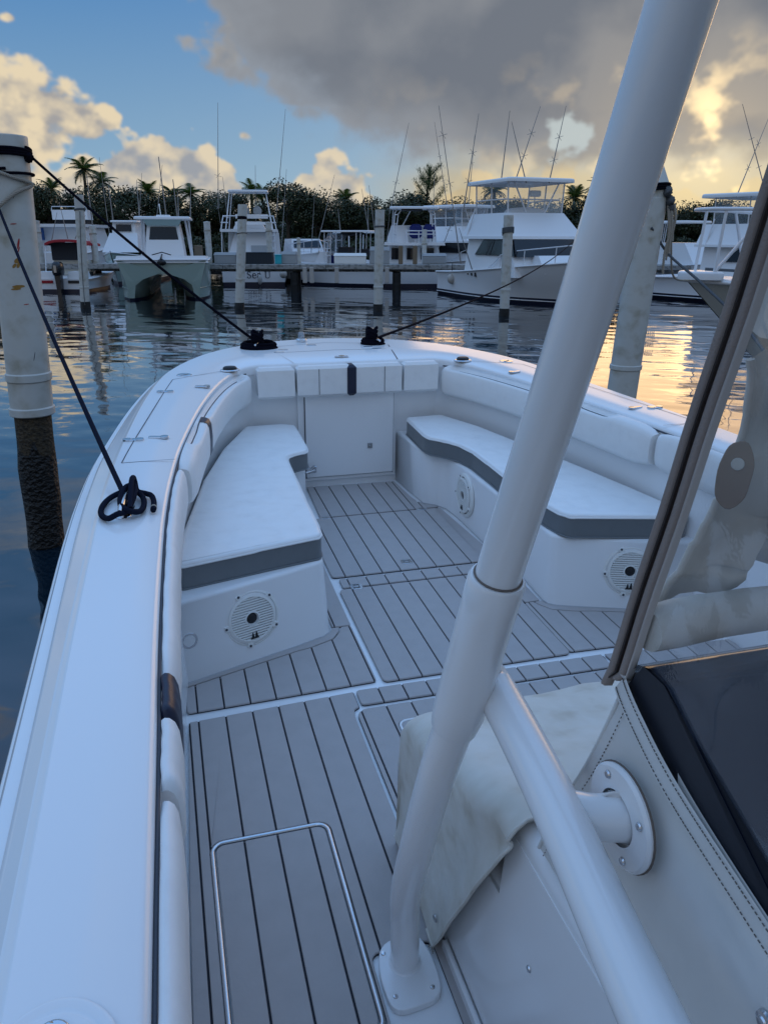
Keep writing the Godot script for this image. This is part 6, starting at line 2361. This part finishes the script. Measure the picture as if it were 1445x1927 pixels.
func hardtop_boat() -> void:
	var o := thing("open_fishing_boat", "open white fishing boat under a thin hardtop, lying along the dock", "boat", "", Transform3D(Basis(Vector3.UP, 1.28), Vector3(0.35, 0, -36.4)))
	hull(o, 4.9, 1.9, 0.86, 1.02, "gelcoat_far", "boot", 0.7, 0.12)
	piece(o, "wheelhouse_front", "gelcoat_far", hexg(-0.62, 0.62, -3.5, -2.9, 0.9, 1.45, 0.05, 0.22, 0.0))
	for q in [[Vector3(-0.58, 1.45, -3.28), Vector3(0.58, 1.45, -3.28), Vector3(0.56, 2.26, -2.85), Vector3(-0.56, 2.26, -2.85)], [Vector3(0.6, 1.45, -3.26), Vector3(0.6, 1.2, -2.4), Vector3(0.57, 2.2, -2.4), Vector3(0.57, 2.26, -2.85)]]:
		var st := S()
		st.set_smooth_group(-1)
		quad(st, q[0], q[1], q[2], q[3])
		put("windscreen", st, M.pane, o)
	roof(o, "hardtop", -0.85, 0.85, -3.15, -0.9, 2.30, 0.07)
	var lines := []
	for s in [-1.0, 1.0]:
		for z in [-3.0, -2.7, -1.5, -1.3]:
			lines.append([Vector3(s * 0.72, 0.9, z), Vector3(s * 0.74, 2.32, z + 0.05)])
		for y in [1.3, 1.6, 1.95]:
			lines.append([Vector3(s * 0.72, y, -3.0), Vector3(s * 0.72, y, -2.7)])
	lines.append([Vector3(-0.5, 0.95, -4.3), Vector3(-0.55, 1.42, -4.2), Vector3(0, 1.46, -4.7), Vector3(0.55, 1.42, -4.2), Vector3(0.5, 0.95, -4.3)])
	pipes(o, "hardtop_pipe", lines, 0.022)
	piece(o, "console", "dark_cloth", hexg(-0.4, 0.4, -2.45, -1.95, 0.9, 1.66))
	piece(o, "seat", "dark_cloth", hexg(-0.42, 0.42, -1.6, -1.0, 1.3, 1.58))
	piece(o, "blue_bucket", "blue_cloth", hexg(-0.15, 0.15, -2.95, -2.7, 0.95, 1.3, -0.03, -0.03, -0.03))
	var st := S()
	lump(st, Vector3(0, 2.24, -1.9), Vector3(0.55, 0.10, 0.55), nB, 0.3)
	put("life_jacket_net", st, M.dark_cloth, o)
	outrigger(o, "outrigger", Vector3(0.7, 1.2, -4.2), Vector3(0.6, 3.9, -3.9), 0.2)
	outrigger(o, "aerial", Vector3(0.4, 2.35, -2.6), Vector3(0.4, 3.3, -2.7), 0.0)
	outrigger(o, "aerial", Vector3(0.2, 2.35, -1.2), Vector3(0.2, 3.6, -1.2), 0.0)
	outrigger(o, "outrigger", Vector3(-0.6, 2.0, -0.6), Vector3(-0.6, 4.2, -0.9), 0.0)
	# a small cuddy beyond it
	o = thing("cuddy_boat", "small white boat with low hardtop behind the tall grey dock box", "boat", "", Transform3D(Basis(Vector3.UP, 0.5), Vector3(-0.3, 0, -40.5)))
	hull(o, 6.0, 2.3, 0.8, 1.1, "gelcoat_far")
	roof(o, "hardtop", -0.9, 0.9, -3.6, -1.5, 2.28, 0.10)
	pipes(o, "roof_post", [[Vector3(-0.8, 0.9, -1.7), Vector3(-0.8, 2.3, -1.7)], [Vector3(0.8, 0.9, -1.7), Vector3(0.8, 2.3, -1.7)], [Vector3(-0.8, 0.9, -3.3), Vector3(-0.8, 2.3, -3.2)], [Vector3(0.8, 0.9, -3.3), Vector3(0.8, 2.3, -3.2)]], 0.03)
	outrigger(o, "aerial", Vector3(0.5, 2.35, -2.0), Vector3(0.1, 4.4, -2.0), 0.0)


func left_boats() -> void:
	var o := thing("outboard_skiff", "small white outboard skiff with a red bimini over dark curtains", "boat", "", at(Vector3(-12.75, 0, -31.6)))
	hull(o, 5.6, 2.2, 0.52, 0.95, "gelcoat_far", "boot", 0.6, 0.12)
	var st := S()
	var rows := []
	for i in 9:
		var t := i / 8.0
		var row := PackedVector3Array()
		for j in 9:
			var u := j / 8.0 * 2.0 - 1.0
			row.append(Vector3(u * 0.82, 1.98 - 0.14 * pow(absf(u), 3.0) - 0.05 * t, -0.9 - 1.7 * t))
		rows.append(row)
	grid(st, rows)
	for i in 8:
		for s in [0, 8]:
			quad(st, rows[i][s], rows[i + 1][s], rows[i + 1][s] + Vector3(0, -0.09, 0), rows[i][s] + Vector3(0, -0.09, 0))
	for j in 8:
		quad(st, rows[0][j], rows[0][j + 1], rows[0][j + 1] + Vector3(0, -0.10, 0), rows[0][j] + Vector3(0, -0.10, 0))
	put("bimini", st, M.red_cloth, o)
	piece(o, "dark_curtain", "dark_cloth", hexg(-0.74, 0.55, -1.5, -1.3, 1.18, 1.86))
	piece(o, "console", "cream", hexg(-0.75, 0.70, -2.0, -1.4, 0.6, 1.18))
	pipes(o, "bimini_pole", [[Vector3(-0.8, 0.55, -0.6), Vector3(-0.8, 1.88, -1.0)], [Vector3(0.8, 0.55, -0.6), Vector3(0.8, 1.88, -1.0)]], 0.02)
	outboard(o, Vector3(0.05, 0.14, 0.22), 1.0)
	for s in [-1.0, 1.0]:
		piece(o, "stern_seat", "gelcoat_far", hexg(s * 0.62 - 0.36, s * 0.62 + 0.36, -0.7, -0.02, 0.50, 0.78, 0.06, 0.05, 0.05))
		st = S()
		box(st, Vector3(s * 0.55, 0.40, 0.02), Vector3(0.50, 0.11, 0.03), 0.01)
		put("stern_stripe", st, M.red_cloth if s < 0 else M.black, o)
	outrigger(o, "fishing_rod", Vector3(-0.8, 1.9, -1.6), Vector3(-0.5, 3.0, -1.8), 0.0)
	outrigger(o, "fishing_rod", Vector3(0.1, 2.0, -1.8), Vector3(0.6, 2.9, -1.9), 0.0)
	outrigger(o, "fishing_rod", Vector3(-0.2, 2.0, -1.8), Vector3(-0.4, 3.4, -1.9), 0.0)
	# flybridge cruiser behind it
	o = thing("flybridge_cruiser", "white flybridge cruiser standing high behind the red bimini skiff", "boat", "", Transform3D(Basis(Vector3.UP, 0.06), Vector3(-17.0, 0, -41.5)))
	hull(o, 9.5, 3.3, 1.3, 1.8, "gelcoat_far")
	piece(o, "house", "gelcoat_far", hexg(-1.3, 1.3, -6.5, -2.0, 1.3, 2.55, 0.1, 0.8, 0.1))
	piece(o, "after_window", "dark_glass", hexg(-0.95, -0.1, -2.3, -2.02, 1.65, 2.35, 0.0, 0.0, 0.1))
	piece(o, "door", "dark_glass", hexg(0.1, 0.75, -2.3, -2.03, 1.35, 2.35, 0.0, 0.0, 0.1))
	piece(o, "bridge_deck", "gelcoat_far", hexg(-1.35, 1.35, -6.2, -1.2, 2.55, 2.70))
	piece(o, "bridge_coaming", "gelcoat_far", hexg(-0.95, 0.95, -4.6, -3.6, 2.95, 3.45, 0.0, 0.15, 0.0))
	piece(o, "bridge_shade", "dark_cloth", hexg(-0.85, 0.85, -4.4, -3.7, 2.70, 2.96))
	pipes(o, "bridge_rail", [[Vector3(-0.95, 3.4, -3.6), Vector3(-0.9, 3.62, -3.6), Vector3(0.9, 3.62, -3.6), Vector3(0.95, 3.4, -3.6)]], 0.024)
	pipes(o, "cockpit_post", [[Vector3(-1.2, 1.3, -1.3), Vector3(-1.2, 2.6, -1.3)], [Vector3(1.2, 1.3, -1.3), Vector3(1.2, 2.6, -1.3)]], 0.03)
	piece(o, "blue_tarp", "blue_tarp", hexg(-1.6, -0.9, -1.9, -1.3, 1.9, 2.5))
	outrigger(o, "outrigger", Vector3(-1.5, 1.6, -2.0), Vector3(-1.9, 4.0, -2.2), 0.0)
	# covered cruiser, bow out, beside the catamaran
	o = thing("covered_cruiser", "blunt bowed cruiser under pale canvas between the white piling and the catamaran", "boat", "", Transform3D(Basis(Vector3.UP, PI + 0.05), Vector3(-12.45, 0, -43.0)))
	hull(o, 7.2, 2.3, 0.95, 1.46, "seafoam", "boot", 0.8, 0.15)
	piece(o, "canvas_front", "skirt_far", hexg(-0.82, 0.82, -5.6, -3.6, 1.4, 2.24, 0.18, 0.9, 0.0))
	piece(o, "pilothouse", "gelcoat_far", hexg(-0.55, 0.55, -4.6, -3.2, 2.2, 2.72, 0.04, 0.1, 0.0))
	piece(o, "window", "dark_glass", hexg(-0.36, 0.36, -4.63, -4.2, 2.32, 2.62, 0.02, 0.07, 0.0))
	roof(o, "hardtop", -0.62, 0.62, -4.7, -3.0, 2.72, 0.08)
	outrigger(o, "outrigger", Vector3(1.0, 1.4, -3.4), Vector3(1.15, 5.6, -3.2), 0.0)
	outrigger(o, "outrigger", Vector3(-1.0, 1.4, -3.4), Vector3(-1.75, 5.3, -3.2), 0.0)
	outrigger(o, "aerial", Vector3(-0.5, 2.75, -3.6), Vector3(-0.85, 4.9, -3.6), 0.0)
	# slim masts of boats hidden further in
	for q in [[-10.6, 5.7, -0.25, "leaning pale mast behind the catamaran's hardtop"], [-10.1, 4.7, -0.15, "shorter pale mast close behind the catamaran's hardtop"], [-14.4, 4.9, 0.0, "upright grey mast between the skiff and the covered cruiser"], [-13.3, 4.4, -0.1, "weathered mast above the covered cruiser's canvas"]]:
		var st2 := S()
		rod(st2, Vector3(0, 0.5, 0), Vector3(q[2], q[1], 0), 0.05, 0.02, 8)
		tag(put("mast", st2, M.pole, self, at(Vector3(q[0], 0, -40.5))), q[3], "mast", "masts of hidden boats")


func right_boats() -> void:
	var o := thing("convertible_yacht", "white sport fishing yacht behind the pulpit bow, partly hidden by the curtain", "boat", "", Transform3D(Basis(Vector3.UP, PI + 0.62), Vector3(10.9, 0, -31.0)))
	sport(o, 9.0, 4.0, 0.90)
	for q in [[1.0, 3.4, -3.0, -0.6, 6.0, -2.8], [-0.9, 3.4, -3.0, 1.1, 6.2, -2.8], [-0.5, 3.4, -4.0, -2.2, 6.4, -4.4], [-1.2, 3.4, -3.4, -2.6, 5.6, -3.6], [-2.9, 3.0, -5.0, -1.9, 6.3, -5.0], [0.4, 3.5, -3.6, 0.3, 5.6, -3.6]]:
		outrigger(o, "outrigger", Vector3(q[0], q[1], q[2]), Vector3(q[3], q[4], q[5]), 0.35)
	# another yacht seen past the first one's quarter
	o = thing("convertible_yacht", "smaller white yacht half hidden behind the sport fishing yacht's stern quarter", "boat", "", Transform3D(Basis(Vector3.UP, PI + 0.75), Vector3(1.6, 0, -43.5)))
	sport(o, 7.5, 3.0, 0.92)
	outrigger(o, "outrigger", Vector3(0.8, 3.6, -3.0), Vector3(1.6, 7.2, -2.8), 0.3)
	outrigger(o, "outrigger", Vector3(-0.8, 3.6, -3.0), Vector3(-1.3, 6.9, -2.8), 0.3)
	o = thing("rail_bow_boat", "white boat with bow rail showing behind the thin post and grey dock box", "boat", "", Transform3D(Basis(Vector3.UP, PI + 0.3), Vector3(-4.9, 0, -43.0)))
	hull(o, 6.5, 2.4, 1.0, 1.45, "gelcoat_far")
	piece(o, "cabin", "gelcoat_far", hexg(-0.8, 0.8, -4.4, -1.8, 1.2, 2.0, 0.1, 0.7, 0.1))
	piece(o, "windscreen", "dark_glass", [Vector3(-0.66, 1.62, -4.10), Vector3(0.66, 1.62, -4.10), Vector3(0.66, 1.62, -3.6), Vector3(-0.66, 1.62, -3.6), Vector3(-0.62, 1.92, -3.84), Vector3(0.62, 1.92, -3.84), Vector3(0.62, 1.92, -3.6), Vector3(-0.62, 1.92, -3.6)])
	bow_rails(o, 6.5, 2.4, 1.0, 1.45, 0.5, 0.5, 0.9)
	outrigger(o, "outrigger", Vector3(0.9, 1.6, -2.0), Vector3(0.5, 5.2, -2.0), 0.3)
	outrigger(o, "outrigger", Vector3(-0.9, 1.6, -2.0), Vector3(-1.9, 5.0, -2.0), 0.0)
	# rod rack of the boat between
	o = thing("cockpit_boat", "low boat crowded with white rod holders beside the capped piling", "boat", "", Transform3D(Basis(Vector3.UP, PI + 0.5), Vector3(11.2, 0, -37.0)))
	hull(o, 6.0, 2.2, 0.9, 1.2, "gelcoat_far")
	piece(o, "house", "gelcoat_far", hexg(-0.8, 0.8, -4.4, -2.0, 0.9, 1.9, 0.1, 0.8, 0.0))
	roof(o, "hardtop", -0.9, 0.9, -3.6, -1.2, 2.66, 0.1)
	var lines := []
	for k in 9:
		lines.append([Vector3(-0.9 + 0.22 * k, 0.95, -1.0 - 0.1 * k), Vector3(-0.7 + 0.22 * k, 2.7, -1.3 - 0.1 * k)])
	pipes(o, "rod", lines, 0.022)
	# the near bow with its pulpit rails
	o = thing("pulpit_bow_boat", "cream boat with pipe bow rails pointing in beside the curtain", "boat", "", Transform3D(Basis(Vector3.UP, 1.62), Vector3(9.43, 0, -10.57)))
	hull(o, 5.6, 2.5, 1.40, 1.62, "cream", "boot", 1.7, 0.12)
	var st := S()
	var pts := PackedVector2Array()
	for i in 17:
		var u := PI * i / 16.0
		pts.append(Vector2(0.34 * cos(u), 5.25 + 0.42 * sin(u)))
	prism(st, pts, 1.60, 1.70, 0.03, true, PackedVector2Array(), 3)
	put("bow_platform", st, M.gelcoat_far, o)
	var y := 1.69
	var rails := [
		[Vector3(-0.28, y, -5.35), Vector3(-0.27, 2.42, -5.30)],
		[Vector3(0.28, y, -5.35), Vector3(0.27, 2.42, -5.30)],
		[Vector3(-0.28, y, -5.35), Vector3(-0.42, 2.42, -4.85)],
		[Vector3(-0.75, 1.64, -4.45), Vector3(-0.42, 2.42, -4.85)],
		[Vector3(0.75, 1.64, -4.45), Vector3(0.42, 2.42, -4.85)],
		[Vector3(-1.02, 1.6, -3.4), Vector3(-0.80, 2.38, -3.9)],
		[Vector3(1.02, 1.6, -3.4), Vector3(0.80, 2.38, -3.9)],
	]
	pipes(o, "rail_post", rails, 0.021)
	st = S()
	tube(st, crv([Vector3(-1.0, 2.30, -2.6), Vector3(-0.80, 2.38, -3.9), Vector3(-0.42, 2.42, -4.85), Vector3(-0.28, 2.43, -5.30), Vector3(-0.15, 2.43, -5.50), Vector3(0.15, 2.43, -5.50), Vector3(0.28, 2.43, -5.30), Vector3(0.42, 2.42, -4.85), Vector3(0.80, 2.38, -3.9), Vector3(1.0, 2.30, -2.6)], 50), 0.023, 8)
	put("pulpit_rail", st, M.pipe, o)
	st = S()
	tube(st, crv([Vector3(0.1, 1.72, -5.3), Vector3(-0.05, 1.70, -4.9), Vector3(0.1, 1.69, -4.5), Vector3(0.0, 1.68, -4.0)], 20), 0.02, 6)
	put("anchor_line", st, M.rope_grey, o)
	piece(o, "windlass", "dull_steel", hexg(-0.1, 0.1, -4.4, -4.15, 1.64, 1.8, 0.02, 0.02, 0.02))


# ---------------------------------------------------------------- trees
func crown_mesh(s: int, spread: Vector3, count: int, leaf: float, lobes: int) -> ArrayMesh:
	var r := RandomNumberGenerator.new()
	r.seed = s
	var st := S()
	st.set_smooth_group(-1)
	var cs := []
	for k in lobes:
		var u := r.randf() * TAU
		var v := r.randf_range(-0.5, 1.0)
		var w := sqrt(maxf(0.0, 1.0 - v * v * 0.8))
		cs.append([Vector3(cos(u) * w * spread.x * r.randf_range(0.3, 0.75), v * spread.y * 0.62, sin(u) * w * spread.z * r.randf_range(0.3, 0.75)), r.randf_range(0.28, 0.5)])
	for i in count:
		var q: Array = cs[r.randi() % cs.size()]
		var d := Vector3(r.randfn(), r.randfn() * 0.8, r.randfn()).normalized() * pow(r.randf(), 0.4)
		var p: Vector3 = q[0] + d * spread * q[1]
		var t := Vector3(r.randfn(), r.randfn() * 0.7 - 0.2, r.randfn()).normalized()
		var b := t.cross(Vector3(r.randfn(), r.randfn(), r.randfn())).normalized()
		var l := leaf * r.randf_range(0.6, 1.3)
		var g := r.randf_range(0.6, 1.2)
		st.set_color(Color(0.036 * g * r.randf_range(0.8, 1.6), 0.055 * g, 0.018 * g))
		var a := p - t * l
		var c := p + t * l
		# leaves of a clump catch the light together: their normals lean outwards from it
		var nn := (d * 0.8 + Vector3(0, 0.35, 0) + Vector3(r.randfn(), r.randfn(), r.randfn()) * 0.22).normalized()
		if (c - a).cross(b).dot(nn) < 0:
			b = -b
		for v in [a, p + b * l * 0.55, c, a, c, p - b * l * 0.55]:
			st.set_normal(nn)
			st.add_vertex(v)
	return st.commit()


func frond_mesh(s: int) -> ArrayMesh:       # a palm frond along +x, drooping
	var r := RandomNumberGenerator.new()
	r.seed = s
	var st := S()
	var rib := PackedVector3Array()
	for i in 13:
		var t := i / 12.0
		rib.append(Vector3(1.9 * t * (1.0 - 0.12 * t), 0.55 * t - 1.15 * t * t, 0.0))
	tube(st, rib, [0.03, 0.028, 0.026, 0.024, 0.022, 0.02, 0.018, 0.016, 0.014, 0.012, 0.01, 0.008, 0.005], 4)
	st.set_smooth_group(-1)
	for i in range(1, 25):
		var t := i / 25.0
		var k := int(t * 12)
		var p := rib[k].lerp(rib[k + 1], t * 12 - k)
		var l := 0.62 * sin(PI * pow(t, 0.7)) + 0.12
		for sd in [-1.0, 1.0]:
			var tip := p + Vector3(0.45 * l, -0.32 * l - r.randf() * 0.12, sd * l * 0.9)
			var w := Vector3(0.035, 0, 0)
			tri(st, p - w, tip, p + w)
	return fin(st)


func trees() -> void:
	var crowns := []
	for k in 5:
		crowns.append(crown_mesh(100 + k, Vector3(2.0, 1.6, 1.8), 9000, 0.062, 12 + k))
	var shapes := ["round", "spreading", "tall", "leaning", "ragged"]
	# undergrowth that reads as one mass
	var mm := MultiMesh.new()
	mm.transform_format = MultiMesh.TRANSFORM_3D
	mm.mesh = crown_mesh(300, Vector3(1.5, 1.15, 1.3), 4600, 0.068, 8)
	var xs := []
	for d in [50.0, 52.5, 55.5, 59.0]:
		var x := -46.0
		while x < 46.0:
			xs.append(at(Vector3(x + rng.randf_range(-0.7, 0.7), rng.randf_range(0.7, 1.2) + (d - 50.0) * 0.16 * rng.randf(), -d - 1.2 * rng.randf()), Basis(Vector3.UP, rng.randf() * TAU).scaled(Vector3.ONE * rng.randf_range(0.9, 1.25))))
			x += 1.5
	for d in [61.0, 64.0]:
		var x := -54.0
		while x < 54.0:
			xs.append(at(Vector3(x + rng.randf_range(-0.7, 0.7), rng.randf_range(1.4, 2.9), -d - 1.2 * rng.randf()), Basis(Vector3.UP, rng.randf() * TAU).scaled(Vector3.ONE * rng.randf_range(1.2, 1.7))))
			x += 1.9
	mm.instance_count = xs.size()
	for i in xs.size():
		mm.set_instance_transform(i, xs[i])
	var mi := MultiMeshInstance3D.new()
	mi.name = "mangrove_thicket"
	mi.multimesh = mm
	mi.material_override = M.leaf
	add_child(mi, true)
	mi.set_meta("kind", "stuff")
	mi.set_meta("label", "dense dark mangrove thicket along the far shore")
	mi.set_meta("category", "thicket")
	# trees that stand out of it
	var made := 0
	for q in [[-26.5, 56, 5.6, 1.3, 0], [-23.4, 57, 5.2, 1.2, 1], [-17.6, 55, 5.3, 1.35, 2], [-15.4, 56, 5.0, 1.3, 3], [-12.4, 57, 4.8, 1.2, 4], [-10.3, 55, 5.0, 1.25, 1], [-6.4, 54, 5.5, 1.35, 0], [-4.7, 55, 4.7, 1.2, 2], [-2.2, 56, 4.6, 1.2, 3], [-0.4, 55, 4.7, 1.1, 4], [2.0, 56, 4.9, 1.3, 1], [4.4, 55, 4.4, 1.2, 0], [6.6, 56, 4.5, 1.3, 3], [9.0, 57, 4.6, 1.3, 2], [11.4, 56, 4.6, 1.3, 4], [13.6, 55, 4.9, 1.3, 1], [16.0, 56, 4.6, 1.3, 0], [18.6, 57, 4.4, 1.2, 2], [21.0, 56, 4.4, 1.3, 3], [-29.5, 57, 5.3, 1.4, 2], [-20.4, 58, 5.4, 1.3, 4], [24.0, 58, 4.6, 1.4, 1]]:
		var beside: String = ["by the gap of sky over the nearest piling", "behind the red bimini skiff", "behind the covered cruiser", "above the catamaran's first outrigger", "above the catamaran's hardtop", "left of the tower boat's outrigger", "with a dark domed top beside the tower boat", "above the slate dock box", "behind the thin white post", "above the open hardtop boat", "beside the feathery pine", "behind the blue seats boat's aerial", "behind the sport yacht's outriggers", "behind the sport yacht's bridge", "behind the hard top of the sport yacht", "between the sport yacht and the tower leg", "behind the tower leg", "behind the capped piling", "over the right hand rod rack", "at the far left end of the shore", "behind the coconut palms", "at the far end beyond the curtain"][made]
		var o := thing("mangrove_tree", "%s dark green tree %s" % [shapes[q[4]], beside], "tree", "trees along the far shore", at(Vector3(q[0], 0.3, -q[1])))
		var st := S()
		var lean := rng.randf_range(-0.4, 0.4)
		tube(st, crv([Vector3(0, -0.3, 0), Vector3(0.2 * lean, q[2] * 0.4, 0), Vector3(lean, q[2] * 0.85, 0.1)], 10), [0.16, 0.155, 0.15, 0.145, 0.135, 0.125, 0.11, 0.09, 0.07, 0.05], 7)
		put("trunk", st, M.bark, o)
		for k in 3:
			st = S()
			var u := k * 2.1 + lean
			tube(st, PackedVector3Array([Vector3(0.3 * lean, q[2] * 0.45, 0), Vector3(0.3 * lean + cos(u) * 0.7, q[2] * 0.62, sin(u) * 0.6), Vector3(0.4 * lean + cos(u) * 1.3, q[2] * 0.8, sin(u) * 1.1)]), [0.07, 0.05, 0.02], 5)
			put("limb", st, M.bark, o)
		inst("crown", crowns[q[4]], M.leaf, o, Transform3D(Basis(Vector3.UP, rng.randf() * TAU).scaled(Vector3(q[3], q[3] * rng.randf_range(0.85, 1.1), q[3])), Vector3(lean * 0.6, q[2] - 1.55 * q[3], 0)))
		made += 1
	# coconut palms
	var fr := [frond_mesh(1), frond_mesh(2)]
	made = 0
	for q in [[-21.2, 59, 6.3, 0.72], [-19.6, 59, 5.5, 0.66], [-23.8, 60, 5.1, 0.6], [-14.6, 58, 4.6, 0.6], [-13.2, 58, 4.7, 0.62], [-9.3, 58, 4.9, 0.6], [-8.3, 59, 4.7, 0.6], [-2.6, 58, 4.3, 0.6], [7.6, 59, 5.0, 0.6], [13.0, 58, 4.5, 0.6], [14.9, 58, 5.1, 0.66], [-17.2, 59, 4.8, 0.6]]:
		var where: String = ["tallest coconut palm, left of the pilings' tops, against bright cloud", "coconut palm leaning beside the tallest palm", "low palm just right of the nearest piling", "small palm above the catamaran's hardtop", "palm with drooping crown left of the tower boat", "palm top showing beside the tower boat's left outrigger", "palm behind the tower boat's roof", "palm crown over the open hardtop boat", "palm behind the sport yacht's left outrigger", "small palm right of the sport yacht's bridge", "broad palm close to the tower leg", "palm behind the covered cruiser's outrigger"][made]
		where = where.replace("left of", "beside").replace(" right of", " beyond").replace("left outrigger", "outer outrigger")
		var o := thing("coconut_palm", where, "palm tree", "coconut palms along the far shore", at(Vector3(q[0], 0.2, -q[1])))
		var st := S()
		var lean := rng.randf_range(-0.5, 0.5)
		var path := crv([Vector3(0, 0, 0), Vector3(lean * 0.2, q[2] * 0.5, 0), Vector3(lean, q[2], 0)], 10)
		tube(st, path, [0.16, 0.14, 0.13, 0.12, 0.12, 0.11, 0.11, 0.10, 0.10, 0.09], 7)
		put("trunk", st, M.bark, o)
		for k in 24:
			var b := Basis(Vector3.UP, k * 2.4 + rng.randf() * 0.3) * Basis(Vector3.BACK, rng.randf_range(-0.7, 1.25))
			inst("frond", fr[k % 2], M.frond, o, Transform3D(b.scaled_local(Vector3.ONE * q[3] * rng.randf_range(0.85, 1.1)), path[9]))
		made += 1
	# the feathery pine
	var o := thing("feathery_pine", "thin feathery pine with see-through upright sprays above the blue seats boat", "tree", "", at(Vector3(2.7, 0.2, -57)))
	var st := S()
	tube(st, PackedVector3Array([Vector3(0, 0, 0), Vector3(0.1, 3.0, 0), Vector3(0.3, 6.4, 0)]), [0.16, 0.11, 0.03], 7)
	put("trunk", st, M.bark, o)
	for k in 24:
		st = S()
		var y := rng.randf_range(3.6, 5.9)
		var u := rng.randf() * TAU
		var d := Vector3(cos(u), 0, sin(u) * 0.7)
		var a := Vector3(0.1 + 0.05 * y, y, 0)
		var len := rng.randf_range(0.6, 1.5) * (6.9 - y) / 2.6 + 0.3
		var tip := a + d * len * 0.8 + Vector3(0, len * 0.8, 0)
		rod(st, a, tip, 0.03, 0.008, 4)
		st.set_smooth_group(-1)
		for i in 110:
			var t := pow(rng.randf(), 0.8)
			var p := a.lerp(tip, lerpf(0.25, 1.05, t)) + Vector3(rng.randfn(), rng.randfn(), rng.randfn()) * 0.10
			var q := p + Vector3(rng.randfn() * 0.06, 0.10 + 0.10 * rng.randf(), rng.randfn() * 0.06)
			var w := Vector3(rng.randfn(), rng.randfn(), rng.randfn()).normalized() * 0.018
			tri(st, p - w, q, p + w)
		put("spray", st, M.frond, o)
